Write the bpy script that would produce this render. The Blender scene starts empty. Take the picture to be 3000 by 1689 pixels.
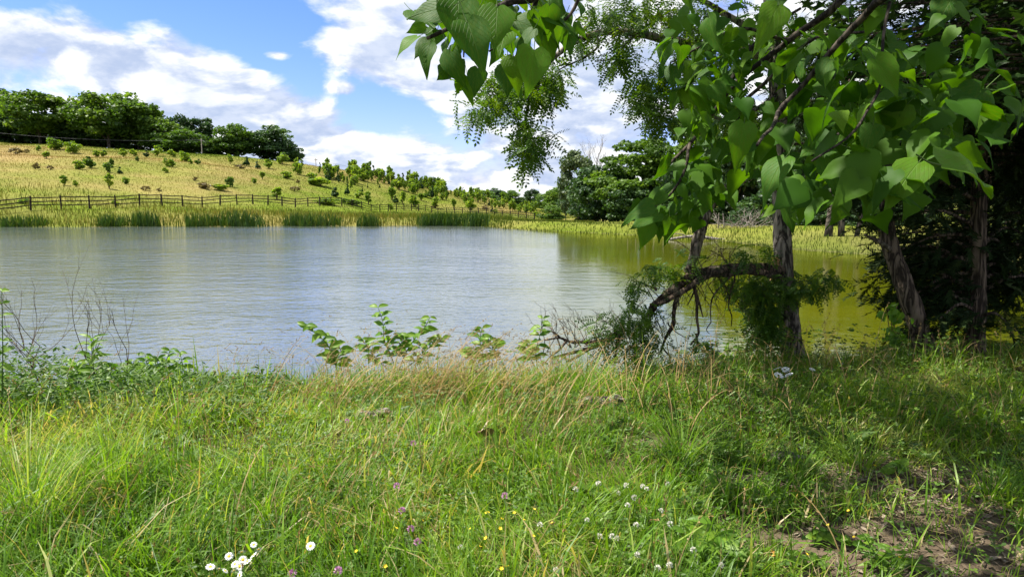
import bpy, math, random
import numpy as np
from mathutils import Vector, noise as mnoise
from math import radians, sin, cos, tan, pi, atan2, sqrt

rng = np.random.default_rng(11)
random.seed(5)
S = bpy.context.scene
COL = S.collection

# ------------------------------------------------------------------ camera
FPX = 679.0
TH = math.atan(86 / FPX)
EYE = 1.6
cam_d = bpy.data.cameras.new('camera')
cam = bpy.data.objects.new('camera', cam_d)
COL.objects.link(cam)
cam.location = (0, 0, EYE)
cam.rotation_euler = (pi / 2 - TH, 0, 0)
cam_d.sensor_width = 36
cam_d.lens = 36 * FPX / 1024
cam_d.clip_start = 0.05
cam_d.clip_end = 8000
S.camera = cam

# ------------------------------------------------------------------ exposure
S.view_settings.view_transform = 'Standard'
S.view_settings.look = 'None'
S.view_settings.gamma = 1.0
S.view_settings.use_curve_mapping = False
S.view_settings.exposure = 1.55
S.cycles.max_bounces = 8
S.cycles.diffuse_bounces = 4
S.cycles.glossy_bounces = 3
S.cycles.transmission_bounces = 4
S.cycles.transparent_max_bounces = 4
S.cycles.caustics_reflective = False
S.cycles.caustics_refractive = False

# ------------------------------------------------------------------ sun
SUN_EL = radians(60)
SDX, SDY = -0.86, 0.22
SUN_AZ = atan2(SDX, SDY)
sl = bpy.data.lights.new('sun', 'SUN')
sl.energy = 3.7
sl.angle = radians(0.55)
sl.color = (1.0, 0.95, 0.86)
sun = bpy.data.objects.new('sun', sl)
COL.objects.link(sun)
sdir = Vector((sin(SUN_AZ) * cos(SUN_EL), cos(SUN_AZ) * cos(SUN_EL), sin(SUN_EL)))
sun.rotation_euler = sdir.to_track_quat('Z', 'Y').to_euler()
sun.location = (-20, 10, 40)

# ------------------------------------------------------------------ world: sky with cumulus clouds
W = bpy.data.worlds.new('World')
S.world = W
W.use_nodes = True
nt = W.node_tree
nt.nodes.clear()


class NT:
    """tiny helper for node maths"""
    def __init__(s, tree): s.t = tree
    def n(s, typ, **kw):
        o = s.t.nodes.new(typ)
        for k, v in kw.items():
            if k.startswith('in_'):
                key = k[3:]
                key = int(key) if key.isdigit() else key.replace('_', ' ')
                if hasattr(v, 'is_output'): s.t.links.new(v, o.inputs[key])
                else: o.inputs[key].default_value = v
            else: setattr(o, k, v)
        return o
    def m(s, op, a, b=0.0, c=0.0, clamp=False):
        o = s.t.nodes.new('ShaderNodeMath'); o.operation = op; o.use_clamp = clamp
        for i, v in enumerate((a, b, c)):
            if hasattr(v, 'is_output'): s.t.links.new(v, o.inputs[i])
            else: o.inputs[i].default_value = v
        return o.outputs[0]
    def mix(s, f, a, b, typ='RGBA', blend='MIX'):
        o = s.t.nodes.new('ShaderNodeMix'); o.data_type = typ
        if typ == 'RGBA': o.blend_type = blend
        ia, ib = (6, 7) if typ == 'RGBA' else (2, 3)
        for i, v in ((0, f), (ia, a), (ib, b)):
            if hasattr(v, 'is_output'): s.t.links.new(v, o.inputs[i])
            else: o.inputs[i].default_value = v if not isinstance(v, tuple) or len(v) == 4 else (*v, 1)
        return o.outputs[2 if typ == 'RGBA' else 0]
    def ramp(s, f, stops, interp='LINEAR'):
        o = s.t.nodes.new('ShaderNodeValToRGB'); o.color_ramp.interpolation = interp
        e = o.color_ramp.elements
        while len(e) < len(stops): e.new(0.5)
        for k, (p, c) in zip(e, stops):
            k.position = p; k.color = (*c, 1) if len(c) == 3 else c
        s.t.links.new(f, o.inputs[0])
        return o.outputs[0]
    def noise(s, vec, scale, detail=5, rough=0.55, dist=0.0, lac=2.0):
        o = s.n('ShaderNodeTexNoise', in_Scale=scale, in_Detail=detail, in_Roughness=rough, in_Distortion=dist, in_Lacunarity=lac)
        if vec is not None: s.t.links.new(vec, o.inputs['Vector'])
        return o.outputs[0]
    def smooth(s, v, lo, hi, a=0.0, b=1.0):
        o = s.n('ShaderNodeMapRange', interpolation_type='SMOOTHSTEP', in_1=lo, in_2=hi, in_3=a, in_4=b)
        s.t.links.new(v, o.inputs[0])
        return o.outputs[0]
    def vec(s, x, y, z):
        o = s.t.nodes.new('ShaderNodeCombineXYZ')
        for i, v in enumerate((x, y, z)):
            if hasattr(v, 'is_output'): s.t.links.new(v, o.inputs[i])
            else: o.inputs[i].default_value = v
        return o.outputs[0]


SKY_STRENGTH = 0.14
w = NT(nt)
tc = w.n('ShaderNodeTexCoord')
sep = w.n('ShaderNodeSeparateXYZ', in_0=tc.outputs['Generated'])
dx, dy, dz = sep.outputs
sky = w.n('ShaderNodeTexSky', sky_type='NISHITA', sun_disc=False, sun_elevation=SUN_EL, sun_rotation=SUN_AZ, altitude=200, air_density=1.1, dust_density=0.35, ozone_density=2.2)
hsv_ = w.n('ShaderNodeHueSaturation', in_Saturation=1.25, in_Value=1.0, in_Color=sky.outputs[0])
skyblue = w.mix(1.0, hsv_.outputs[0], (0.36, 0.345, 0.585, 1), blend='MULTIPLY')
zz = w.m('ADD', w.m('MULTIPLY', w.m('MAXIMUM', dz, 0.0), 0.8), 0.28)
px = w.m('DIVIDE', dx, zz)
py = w.m('DIVIDE', dy, zz)
P1 = w.vec(px, py, 0.0)
# the same field sampled a little higher: where it thins out upwards the cloud is a lit top
zz2 = w.m('ADD', w.m('MULTIPLY', w.m('MAXIMUM', dz, 0.0), 0.8), 0.28 + 0.016)
P2 = w.vec(w.m('ADD', w.m('DIVIDE', dx, zz2), -0.06), w.m('DIVIDE', dy, zz2), 0.0)
CS = 2.7
n1 = w.noise(P1, CS, 11, 0.56, 0.25)
n2 = w.noise(P2, CS, 6, 0.52, 0.25)
uy = w.m('MAXIMUM', dy, 0.05)
uu = w.m('DIVIDE', dx, uy)
vv = w.m('DIVIDE', dz, uy)
bias = None
# clear gaps of blue in the cloud deck: (column, row, half width, half height, tilt, depth)
for (c0, r0, a, b, tl, dep) in ((225, 18, 118, 27, 0.12, 0.30), (283, 66, 40, 22, 0.4, 0.26), (415, 114, 66, 17, 0.30, 0.20), (335, 96, 44, 16, 0.35, 0.14), (80, 18, 90, 16, 0.1, 0.10), (284, 61, 15, 6, 0.1, -0.34), (345, 92, 14, 6, .1, -0.30), (262, 78, 9, 3, 0, -.25),
                                (10, 8, 60, 14, 0, 0.12), (470, 40, 50, 14, 0.2, 0.03),
                                (70, 66, 130, 28, 0.25, -0.14), (400, 62, 60, 30, 0.25, -0.13), (590, 90, 90, 60, 0, -0.12), (460, 168, 230, 22, 0, -0.09), (285, 128, 60, 20, 0.2, -0.20), (180, 90, 60, 22, .3, -0.12)):
    u0, v0 = (c0 - 512) / FPX, (202 - r0) / FPX
    du = w.m('SUBTRACT', uu, u0); dv = w.m('SUBTRACT', vv, v0)
    dv = w.m('ADD', dv, w.m('MULTIPLY', du, tl))
    q = w.m('ADD', w.m('POWER', w.m('ABSOLUTE', w.m('DIVIDE', du, a / FPX)), 2.0), w.m('POWER', w.m('ABSOLUTE', w.m('DIVIDE', dv, b / FPX)), 2.0))
    g = w.m('MULTIPLY', w.m('POWER', 2.718, w.m('MULTIPLY', q, -1.0)), -dep)
    bias = g if bias is None else w.m('ADD', bias, g)
dens = w.m('ADD', n1, bias)
dens2 = w.m('ADD', n2, bias)
cover = w.smooth(dens, 0.355, 0.52)
lit = w.smooth(w.m('SUBTRACT', dens, dens2), -0.055, 0.085)
thick = w.smooth(dens, 0.50, 0.74)
lit = w.m('MULTIPLY', lit, w.m('SUBTRACT', 1.0, w.m('MULTIPLY', thick, 0.35)))
fine = w.smooth(w.noise(P1, 9.0, 8, 0.6), 0.35, 0.65)
lit = w.m('ADD', w.m('MULTIPLY', lit, 0.75), w.m('MULTIPLY', fine, 0.25))
CB = 0.76 / SKY_STRENGTH
ccol = w.ramp(lit, [(0.0, (0.24 * CB, 0.29 * CB, 0.40 * CB)), (0.3, (0.35 * CB, 0.385 * CB, 0.46 * CB)), (0.6, (0.46 * CB, 0.475 * CB, 0.50 * CB)), (1.0, (0.57 * CB, 0.57 * CB, 0.57 * CB))])
up = w.smooth(dz, -0.02, 0.01)
skyc = w.mix(w.m('MULTIPLY', cover, up), skyblue, ccol)
bg = w.n('ShaderNodeBackground', in_Color=skyc, in_Strength=SKY_STRENGTH)
wo = w.n('ShaderNodeOutputWorld', in_Surface=bg.outputs[0])
W.cycles.sampling_method = 'MANUAL'
W.cycles.sample_map_resolution = 512


# ------------------------------------------------------------------ pixel helpers (used to find world positions of traced things)
def ray(c, r):
    a = (c - 512) / FPX; b = (288 - r) / FPX
    return a, cos(TH) + b * sin(TH), -sin(TH) + b * cos(TH)


def at(c, r, Y):
    d = ray(c, r); k = Y / d[1]
    return Vector((d[0] * k, Y, EYE + d[2] * k))


def onz(c, r, z):
    d = ray(c, r); k = (z - EYE) / d[2]
    return (d[0] * k, d[1] * k)


# ------------------------------------------------------------------ terrain
WL = -0.40                                     # water level
near = [(-70, 5.5), (-30, 5.8), (-14, 5.9), (-9, 6.0), (-6, 6.2), (-4.4, 6.55), (-3, 6.95), (-2.1, 6.95), (-1.5, 7.1), (-.5, 7.2), (0.6, 7.35), (1.6, 7.6), (2.4, 8.1), (3, 8.35), (4.2, 8.15), (5.2, 8.35), (6.3, 8.5), (8, 9.8), (11, 12.5), (15, 16), (17, 20)]
far = [onz(c, r, WL) for c, r in ((940, 261), (887, 256), (830, 252), (774, 248), (740, 243), (706, 239.5), (660, 236.5), (614, 234), (570, 231.8), (526, 229.8), (500, 228), (480, 226), (440, 225.4), (370, 226), (300, 225.6), (220, 226.3), (150, 226), (80, 226.8), (0, 226.4), (-150, 227), (-350, 229))]
POND = np.array(near + far + [(-90, 45), (-95, 25)])


def pond_sd(x, y):
    """signed distance to the pond outline, positive on land"""
    x = np.asarray(x, float); y = np.asarray(y, float)
    d = np.full(x.shape, 1e9); inside = np.zeros(x.shape, bool)
    n = len(POND)
    for i in range(n):
        ax, ay = POND[i]; bx, by = POND[(i + 1) % n]
        ex, ey = bx - ax, by - ay
        t = np.clip(((x - ax) * ex + (y - ay) * ey) / (ex * ex + ey * ey), 0, 1)
        d = np.minimum(d, np.hypot(x - ax - t * ex, y - ay - t * ey))
        cr = ((ay > y) != (by > y)) & (x < ex * (y - ay) / ((by - ay) if by != ay else 1e-9) + ax)
        inside ^= cr
    return np.where(inside, -d, d)


NEARP = [(0, 0.0), (4.5, -0.02), (6.2, -0.12), (8, -0.18), (10, -0.22)]
TAB = {  # column: depth, height
    -300: [(56, 0), (60, 1.0), (64, 1.5), (110, 9), (180, 20), (420, 24), (3000, 24)],
    0: [(56, -.2), (60, .35), (63.7, 1.1), (110, 7.8), (182, 17.6), (420, 19), (3000, 19)],
    100: [(57, -.2), (64, .35), (72, 1.1), (115, 7.4), (183, 16.4), (420, 18), (3000, 18)],
    200: [(58, -.2), (66, .4), (83, .95), (120, 6.3), (186, 14.7), (420, 15), (3000, 15)],
    300: [(58, -.2), (66, .25), (100, .55), (135, 5.0), (190, 12.3), (420, 12), (3000, 10)],
    373: [(58, -.2), (66, .1), (120, -.15), (150, 3.2), (195, 9.9), (420, 8), (3000, 8)],
    438: [(58, -.2), (66, .05), (146, -.85), (170, 1.6), (205, 6.0), (420, 2), (3000, 4)],
    478: [(57, -.2), (65, .05), (143, -1.15), (170, .7), (210, 4.0), (420, 0), (3000, 4)],
    510: [(50, -.2), (56, .10), (132, -1.45), (165, -.6), (215, 1.0), (420, -1), (3000, 4)],
    540: [(48, -.2), (54, .12), (123, -1.80), (165, -1.4), (210, -.9), (420, -1), (3000, 4)],
    600: [(43, -.2), (48, .10), (110, -1.5), (165, -1.5), (300, -1), (3000, 6)],
    700: [(37, -.2), (42, .05), (70, -.5), (165, -.3), (300, 0), (3000, 8)],
    800: [(27, -.2), (33, .10), (60, .3), (165, 3), (300, 4), (3000, 10)],
    1000: [(23, -.2), (28, .20), (60, .8), (165, 5), (300, 6), (3000, 12)],
    1400: [(10, -.1), (25, .20), (60, .8), (165, 5), (300, 6), (3000, 12)],
}
TCS = sorted(TAB)
TU = np.array([ray(c, 205)[0] / ray(c, 205)[1] for c in TCS])


def vnoise(x, y, s, seed=0):
    """smooth value noise, vectorised"""
    x = np.asarray(x, float) / s + seed * 17.3; y = np.asarray(y, float) / s - seed * 9.1
    xi = np.floor(x); yi = np.floor(y); fx = x - xi; fy = y - yi
    fx = fx * fx * (3 - 2 * fx); fy = fy * fy * (3 - 2 * fy)
    def hh(a, b):
        v = np.sin(a * 127.1 + b * 311.7 + seed * 3.7) * 43758.5453
        return v - np.floor(v)
    return (hh(xi, yi) * (1 - fx) + hh(xi + 1, yi) * fx) * (1 - fy) + (hh(xi, yi + 1) * (1 - fx) + hh(xi + 1, yi + 1) * fx) * fy


def height(x, y, micro=True):
    x = np.atleast_1d(np.asarray(x, float)); y = np.atleast_1d(np.asarray(y, float))
    r = np.hypot(x, y); phi = np.arctan2(x, y)
    pc = np.clip(phi, np.arctan(TU[0]), np.arctan(TU[-1]))
    Y = r * np.cos(pc); u = np.tan(pc)
    cols = []
    for c in TCS:
        p = NEARP + TAB[c]
        cols.append(np.interp(Y, [q[0] for q in p], [q[1] for q in p]))
    cols = np.array(cols)
    k = np.clip(np.searchsorted(TU, u) - 1, 0, len(TU) - 2)
    t = (u - TU[k]) / (TU[k + 1] - TU[k])
    t = np.clip(t, 0, 1)
    idx = np.arange(len(x))
    h = cols[k, idx] * (1 - t) + cols[k + 1, idx] * t
    back = np.clip((np.abs(phi) - 1.3) / 0.5, 0, 1)
    h = h * (1 - back)
    h += np.clip((Y - 66) / 60, 0, 1) * (vnoise(x, y, 14, 1) - .5) * 0.9
    if micro:
        h += (vnoise(x, y, 0.9, 2) - .5) * 0.10 * np.clip(1 - r / 30, 0, 1) + (vnoise(x, y, 0.3, 3) - .5) * 0.03 * np.clip(1 - r / 14, 0, 1)
    d = pond_sd(x, y)
    wid = np.where(r < 20, 1.3, 3.0)
    t = np.clip(d / wid, 0, 1); t = t * t * (3 - 2 * t)
    hl = WL + np.maximum(h - WL, 0.02) * t + np.where(h < WL, (h - WL) * np.clip((d - 6) / 20, 0, 1), 0)
    return np.where(d > 0, hl, WL - np.minimum(1.2, -d * 0.5))


def hz(x, y): return float(height([x], [y])[0])


def hit(c, r, y0=1.5, y1=420):
    """where the view ray through a pixel of the photograph meets the ground"""
    d = ray(c, r)
    Y = np.geomspace(y0, y1, 900)
    k = Y / d[1]
    x = d[0] * k; z = EYE + d[2] * k
    f = z - height(x, Y, False)
    i = np.argmax(f < 0)
    if f[i] >= 0: i = len(Y) - 1
    return Vector((x[i], Y[i], hz(x[i], Y[i])))


# ------------------------------------------------------------------ mesh builder
class MB:
    def __init__(s): s.V = []; s.F = []; s.T = []; s.A = []; s.n = 0
    def add(s, V, faces, tint=0.5, mat=0, attr=None):
        V = np.asarray(V, float).reshape(-1, 3)
        if not isinstance(faces, (list, tuple)) or (len(faces) and np.asarray(faces[0]).ndim == 1): faces = [np.asarray(faces)]
        for f in faces:
            f = np.asarray(f)
            if f.size: s.F.append((f + s.n, mat))
        s.V.append(V); s.n += len(V)
        s.T.append(np.broadcast_to(np.asarray(tint, float), (len(V),)).copy())
        s.A.append(np.zeros((len(V), 3)) if attr is None else np.asarray(attr, float))
        return s
    def mesh(s, name, mats, smooth=False, use_attr=False):
        me = bpy.data.meshes.new(name)
        V = np.concatenate(s.V)
        me.vertices.add(len(V)); me.vertices.foreach_set('co', V.ravel())
        loops = np.concatenate([f.ravel() for f, _ in s.F]).astype(np.int32)
        tot = np.concatenate([np.full(len(f), f.shape[1]) for f, _ in s.F]).astype(np.int32)
        mi = np.concatenate([np.full(len(f), m) for f, m in s.F]).astype(np.int32)
        st = np.concatenate([[0], np.cumsum(tot)[:-1]]).astype(np.int32)
        me.loops.add(len(loops)); me.loops.foreach_set('vertex_index', loops)
        me.polygons.add(len(tot)); me.polygons.foreach_set('loop_start', st)
        try: me.polygons.foreach_set('loop_total', tot)
        except Exception: pass
        me.polygons.foreach_set('material_index', mi)
        me.polygons.foreach_set('use_smooth', np.full(len(tot), bool(smooth)))
        a = me.attributes.new('tint', 'FLOAT', 'POINT'); a.data.foreach_set('value', np.concatenate(s.T).astype(np.float32))
        if use_attr:
            a = me.attributes.new('luv', 'FLOAT_VECTOR', 'POINT'); a.data.foreach_set('vector', np.concatenate(s.A).astype(np.float32).ravel())
        for m in (mats if isinstance(mats, (list, tuple)) else [mats]): me.materials.append(m)
        me.update(calc_edges=True); me.validate()
        return me
    def build(s, name, mats, parent=None, smooth=False, use_attr=False):
        return link(name, s.mesh(name, mats, smooth, use_attr), parent)


def link(name, data, parent=None, loc=None, M=None):
    o = bpy.data.objects.new(name, data); COL.objects.link(o)
    if parent: o.parent = parent
    if loc is not None: o.location = loc
    if M is not None: o.matrix_basis = M
    return o


def tag(o, label=None, cat=None, group=None, kind=None):
    if label: o['label'] = label
    if cat: o['category'] = cat
    if group: o['group'] = group
    if kind: o['kind'] = kind
    return o


def thing(name, label, cat, loc=(0, 0, 0), rz=0.0, group=None):
    o = link(name, None, None, loc); o.rotation_euler = (0, 0, rz)
    o.empty_display_size = 0.2
    return tag(o, label, cat, group)


def copy_thing(o, loc, rz=0, sc=1.0, label=None, group=None):
    c = o.copy(); COL.objects.link(c); c.location = loc; c.rotation_euler = (0, 0, rz)
    c.scale = sc if isinstance(sc, (tuple, list)) else (sc, sc, sc)
    if label: c['label'] = label
    if group: c['group'] = group
    for ch in o.children:
        d = ch.copy(); COL.objects.link(d); d.parent = c
        for g in ch.children:
            e = g.copy(); COL.objects.link(e); e.parent = d
    return c


def tube(pts, rad, n=8, rough=0.0, seed=0, ridges=0, cap=True):
    pts = np.array([tuple(p) for p in pts], float)
    m = len(pts)
    rad = np.broadcast_to(np.asarray(rad, float), (m,))
    T = np.gradient(pts, axis=0); T /= np.linalg.norm(T, axis=1)[:, None] + 1e-9
    ref = np.array([1.0, 0, 0]) if abs(T[0][0]) < .8 else np.array([0, 1.0, 0])
    N = np.zeros((m, 3)); v = ref
    for i in range(m):
        v = v - T[i] * np.dot(v, T[i]); v /= np.linalg.norm(v) + 1e-9; N[i] = v
    B = np.cross(T, N)
    a = np.linspace(0, 2 * pi, n, endpoint=False)
    R = np.ones((m, n)) * rad[:, None]
    if rough:
        L = np.concatenate([[0], np.cumsum(np.linalg.norm(np.diff(pts, axis=0), axis=1))])
        s = np.mean(rad)
        for i in range(m):
            for j in range(n):
                p = Vector((cos(a[j]) * 1.6 + seed, sin(a[j]) * 1.6, L[i] / s * 0.35))
                k = mnoise.noise(p) * 0.8
                if ridges:
                    q = Vector((cos(a[j]) * ridges + seed, sin(a[j]) * ridges, L[i] / s * 0.42))
                    k += (1 - abs(mnoise.noise(q)) * 3.2) * 0.9
                R[i, j] *= 1 + rough * k
    V = pts[:, None, :] + (np.cos(a)[None, :, None] * N[:, None, :] + np.sin(a)[None, :, None] * B[:, None, :]) * R[:, :, None]
    V = V.reshape(-1, 3)
    i, j = np.meshgrid(np.arange(m - 1), np.arange(n), indexing='ij')
    j2 = (j + 1) % n
    Q = np.stack([i * n + j, i * n + j2, (i + 1) * n + j2, (i + 1) * n + j], -1).reshape(-1, 4)
    fs = [Q]
    if cap:
        V = np.vstack([V, pts[-1] + T[-1] * rad[-1] * .4, pts[0] - T[0] * rad[0] * .3])
        k = (m - 1) * n
        fs.append(np.array([[k + q, k + (q + 1) % n, m * n] for q in range(n)] + [[(q + 1) % n, q, m * n + 1] for q in range(n)]))
    return V, fs


def spline(pts, n=24):
    """Catmull-Rom through control points"""
    P = np.array([tuple(p) for p in pts], float)
    P = np.vstack([2 * P[0] - P[1], P, 2 * P[-1] - P[-2]])
    out = []
    seg = len(P) - 3
    for t in np.linspace(0, seg - 1e-6, n):
        i = int(t); f = t - i
        a, b, c, d = P[i], P[i + 1], P[i + 2], P[i + 3]
        out.append(.5 * ((2 * b) + (-a + c) * f + (2 * a - 5 * b + 4 * c - d) * f * f + (-a + 3 * b - 3 * c + d) * f ** 3))
    return np.array(out)


def wob(P, amp, seed=0):
    P = np.array(P, float)
    for i in range(1, len(P)):
        P[i] += np.array(mnoise.noise_vector(Vector((P[i][0] * 3 + seed, P[i][1] * 3, P[i][2] * 3)))) * amp
    return P


def blades(P, L, Wd, az, lean, bend, tint, K=3):
    """curved grass blades"""
    P = np.asarray(P, float); N = len(P)
    t = np.linspace(0, 1, K + 1)
    L, Wd, az, lean, bend, tint = (np.broadcast_to(np.asarray(q, float), (N,)) for q in (L, Wd, az, lean, bend, tint))
    ang = lean[:, None] + bend[:, None] * (t[None, :-1] + .5 / K)
    hx = np.concatenate([np.zeros((N, 1)), np.cumsum(np.sin(ang) * L[:, None] / K, 1)], 1)
    hv = np.concatenate([np.zeros((N, 1)), np.cumsum(np.cos(ang) * L[:, None] / K, 1)], 1)
    C = np.stack([P[:, None, 0] + hx * np.cos(az)[:, None], P[:, None, 1] + hx * np.sin(az)[:, None], P[:, None, 2] + hv], -1)
    tw = az + pi / 2 + rng.normal(0, .5, N)
    side = np.stack([np.cos(tw), np.sin(tw), np.zeros(N)], -1)
    wp = Wd[:, None] * (1 - t[None, :-1] ** 1.6 * .75) * .5
    A = C[:, :-1] - side[:, None] * wp[..., None]
    B = C[:, :-1] + side[:, None] * wp[..., None]
    nv = 2 * K + 1
    V = np.empty((N, nv, 3))
    V[:, 0:2 * K:2] = A; V[:, 1:2 * K:2] = B; V[:, 2 * K] = C[:, -1]
    off = (np.arange(N) * nv)[:, None]
    fs = []
    if K > 1:
        q = np.array([[2 * j, 2 * j + 1, 2 * j + 3, 2 * j + 2] for j in range(K - 1)])
        fs.append((off[:, None] + q[None]).reshape(-1, 4))
    fs.append(off + np.array([[2 * K - 2, 2 * K - 1, 2 * K]]))
    return V.reshape(-1, 3), fs, np.repeat(tint, nv), C[:, -1]


def frames(d, up):
    """orthonormal frames: y along d, z near up. arrays (N,3) -> (N,3,3) columns x,y,z"""
    d = d / (np.linalg.norm(d, axis=1)[:, None] + 1e-9)
    x = np.cross(d, up); x /= np.linalg.norm(x, axis=1)[:, None] + 1e-9
    z = np.cross(x, d)
    return np.stack([x, d, z], -1)


def instance(mb, base, R, t, s, tint, mat=0):
    """many transformed copies of a small base mesh (V, faces) joined in one builder"""
    V, fs = base
    N = len(t); s = np.broadcast_to(np.asarray(s, float), (N,))
    W_ = np.einsum('nij,vj->nvi', R, V) * s[:, None, None] + t[:, None, :]
    off = (np.arange(N) * len(V))[:, None, None]
    mb.add(W_.reshape(-1, 3), [(off + np.asarray(f)[None]).reshape(-1, np.asarray(f).shape[1]) for f in fs], np.repeat(np.broadcast_to(tint, (N,)), len(V)), mat)


def rand_dirs(n, zb=0.0):
    v = rng.normal(0, 1, (n, 3)); v[:, 2] += zb
    return v / np.linalg.norm(v, axis=1)[:, None]


QUAD = (np.array([(0, 0, 0), (.5, .45, .06), (0, 1, -.05), (-.5, .45, .06)]), [np.array([[0, 1, 2, 3]])])


# ------------------------------------------------------------------ materials
def new_mat(name):
    m = bpy.data.materials.new(name); m.use_nodes = True
    m.node_tree.nodes.clear()
    return m, NT(m.node_tree)


def leaf_mat(name, stops, transl=0.35, tcol=(1.5, 1.35, 0.35), rough=0.5, spec=0.25, objr=0.12, veins=False):
    m, n = new_mat(name)
    at_ = n.n('ShaderNodeAttribute', attribute_name='tint')
    oi = n.n('ShaderNodeObjectInfo')
    f = n.m('ADD', at_.outputs['Fac'], n.m('MULTIPLY', n.m('SUBTRACT', oi.outputs['Random'], 0.5), objr * 2))
    col = n.ramp(f, stops)
    bump = None
    if veins:
        lu = n.n('ShaderNodeAttribute', attribute_name='luv')
        sp = n.n('ShaderNodeSeparateXYZ', in_0=lu.outputs['Vector'])
        ax = n.m('ABSOLUTE', sp.outputs[0])
        mid = n.smooth(ax, 0.0, 0.035, 1, 0)
        ph = n.m('MULTIPLY', n.m('SUBTRACT', sp.outputs[1], n.m('MULTIPLY', ax, 0.75)), 7.0)
        fr = n.m('ABSOLUTE', n.m('SUBTRACT', n.m('FRACT', ph), 0.5))
        sv = n.smooth(fr, 0.0, 0.10, 0.75, 0)
        vein = n.m('MAXIMUM', mid, sv)
        col = n.mix(n.m('MULTIPLY', vein, 0.42), col, n.mix(0.5, col, (0.20, 0.26, 0.05)))
        nz = n.noise(lu.outputs['Vector'], 6.0, 5, 0.6)
        col = n.mix(n.smooth(nz, 0.38, 0.68, 0, 0.45), col, (0.10, 0.15, 0.012))
        spot = n.smooth(n.noise(lu.outputs['Vector'], 26.0, 2, 0.5), 0.70, 0.76, 0, 0.8)
        col = n.mix(spot, col, (0.07, 0.05, 0.02))
        h = n.m('ADD', n.m('MULTIPLY', vein, -1.0), n.m('MULTIPLY', nz, 0.8))
        bump = n.n('ShaderNodeBump', in_Strength=0.45, in_Distance=0.004, in_Height=h).outputs[0]
    p = n.n('ShaderNodeBsdfPrincipled', in_Roughness=rough)
    p.inputs['Specular IOR Level'].default_value = spec
    n.t.links.new(col, p.inputs['Base Color'])
    tr = n.n('ShaderNodeBsdfTranslucent')
    n.t.links.new(n.mix(1.0, col, (*tcol, 1), blend='MULTIPLY'), tr.inputs['Color'])
    if bump is not None: n.t.links.new(bump, p.inputs['Normal'])
    mx = n.n('ShaderNodeMixShader', in_0=transl, in_1=p.outputs[0], in_2=tr.outputs[0])
    n.n('ShaderNodeOutputMaterial', in_Surface=mx.outputs[0])
    return m


def bark_mat(name, dark, light, scale=14.0, bump=0.9, stretch=0.22, moss=0.0, dist=0.02):
    m, n = new_mat(name)
    tc_ = n.n('ShaderNodeTexCoord')
    mp = n.n('ShaderNodeMapping', in_Vector=tc_.outputs['Object'])
    mp.inputs['Scale'].default_value = (1, 1, stretch)
    nz = n.noise(mp.outputs[0], scale, 8, 0.65, 0.4)
    n2_ = n.noise(tc_.outputs['Object'], 3.0, 4, 0.6)
    rid = n.m('ABSOLUTE', n.m('SUBTRACT', n.noise(mp.outputs[0], scale * .8, 4, 0.5, 0.6), 0.5))
    rid = n.smooth(rid, 0.0, 0.12)
    f = n.m('MULTIPLY', rid, n.m('ADD', n.m('MULTIPLY', nz, 0.8), n.m('MULTIPLY', n2_, 0.5)))
    col = n.ramp(f, [(0.05, dark), (0.75, light)])
    if moss:
        g = n.smooth(n.noise(tc_.outputs['Object'], 7.0, 5, 0.6), 0.52, 0.66, 0, moss)
        col = n.mix(g, col, (0.20, 0.22, 0.15))
    b = n.n('ShaderNodeBump', in_Strength=bump, in_Distance=dist, in_Height=f)
    p = n.n('ShaderNodeBsdfPrincipled', in_Roughness=0.85, in_Normal=b.outputs[0])
    p.inputs['Specular IOR Level'].default_value = 0.15
    n.t.links.new(col, p.inputs['Base Color'])
    n.n('ShaderNodeOutputMaterial', in_Surface=p.outputs[0])
    return m


def plain_mat(name, c1, c2, scale=20.0, rough=0.7, bump=0.2):
    m, n = new_mat(name)
    tc_ = n.n('ShaderNodeTexCoord')
    nz = n.noise(tc_.outputs['Object'], scale, 5, 0.6)
    b = n.n('ShaderNodeBump', in_Strength=bump, in_Distance=0.01, in_Height=nz)
    p = n.n('ShaderNodeBsdfPrincipled', in_Roughness=rough, in_Normal=b.outputs[0])
    p.inputs['Specular IOR Level'].default_value = 0.2
    n.t.links.new(n.ramp(nz, [(0.3, c1), (0.7, c2)]), p.inputs['Base Color'])
    n.n('ShaderNodeOutputMaterial', in_Surface=p.outputs[0])
    return m


M_GRASS = leaf_mat('grass_blade', [(0.0, (0.045, 0.10, 0.012)), (0.35, (0.11, 0.235, 0.015)), (0.62, (0.215, 0.345, 0.026)), (0.78, (0.36, 0.42, 0.12)), (0.86, (0.38, 0.30, 0.13)), (1.0, (0.50, 0.40, 0.22))], 0.45, (1.35, 1.35, 0.45), 0.45, 0.35, 0.0)
M_FARGRASS = leaf_mat('meadow_grass', [(0.0, (0.025, 0.05, 0.006)), (0.3, (0.075, 0.115, 0.010)), (0.5, (0.150, 0.152, 0.028)), (0.75, (0.23, 0.185, 0.05)), (1.0, (0.29, 0.195, 0.09))], 0.3, (1.1, 1.1, 0.5), 0.7, 0.1, 0.0)
M_REED = leaf_mat('reed', [(0.0, (0.022, 0.06, 0.008)), (0.6, (0.045, 0.10, 0.012)), (1.0, (0.11, 0.14, 0.03))], 0.3, objr=0.1)
M_CATALPA = leaf_mat('catalpa_leaf', [(0.0, (0.026, 0.095, 0.006)), (0.4, (0.048, 0.145, 0.008)), (0.7, (0.082, 0.20, 0.010)), (1.0, (0.17, 0.28, 0.014))], 0.40, (1.5, 1.45, 0.2), 0.55, 0.16, 0.35, veins=True)
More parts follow.
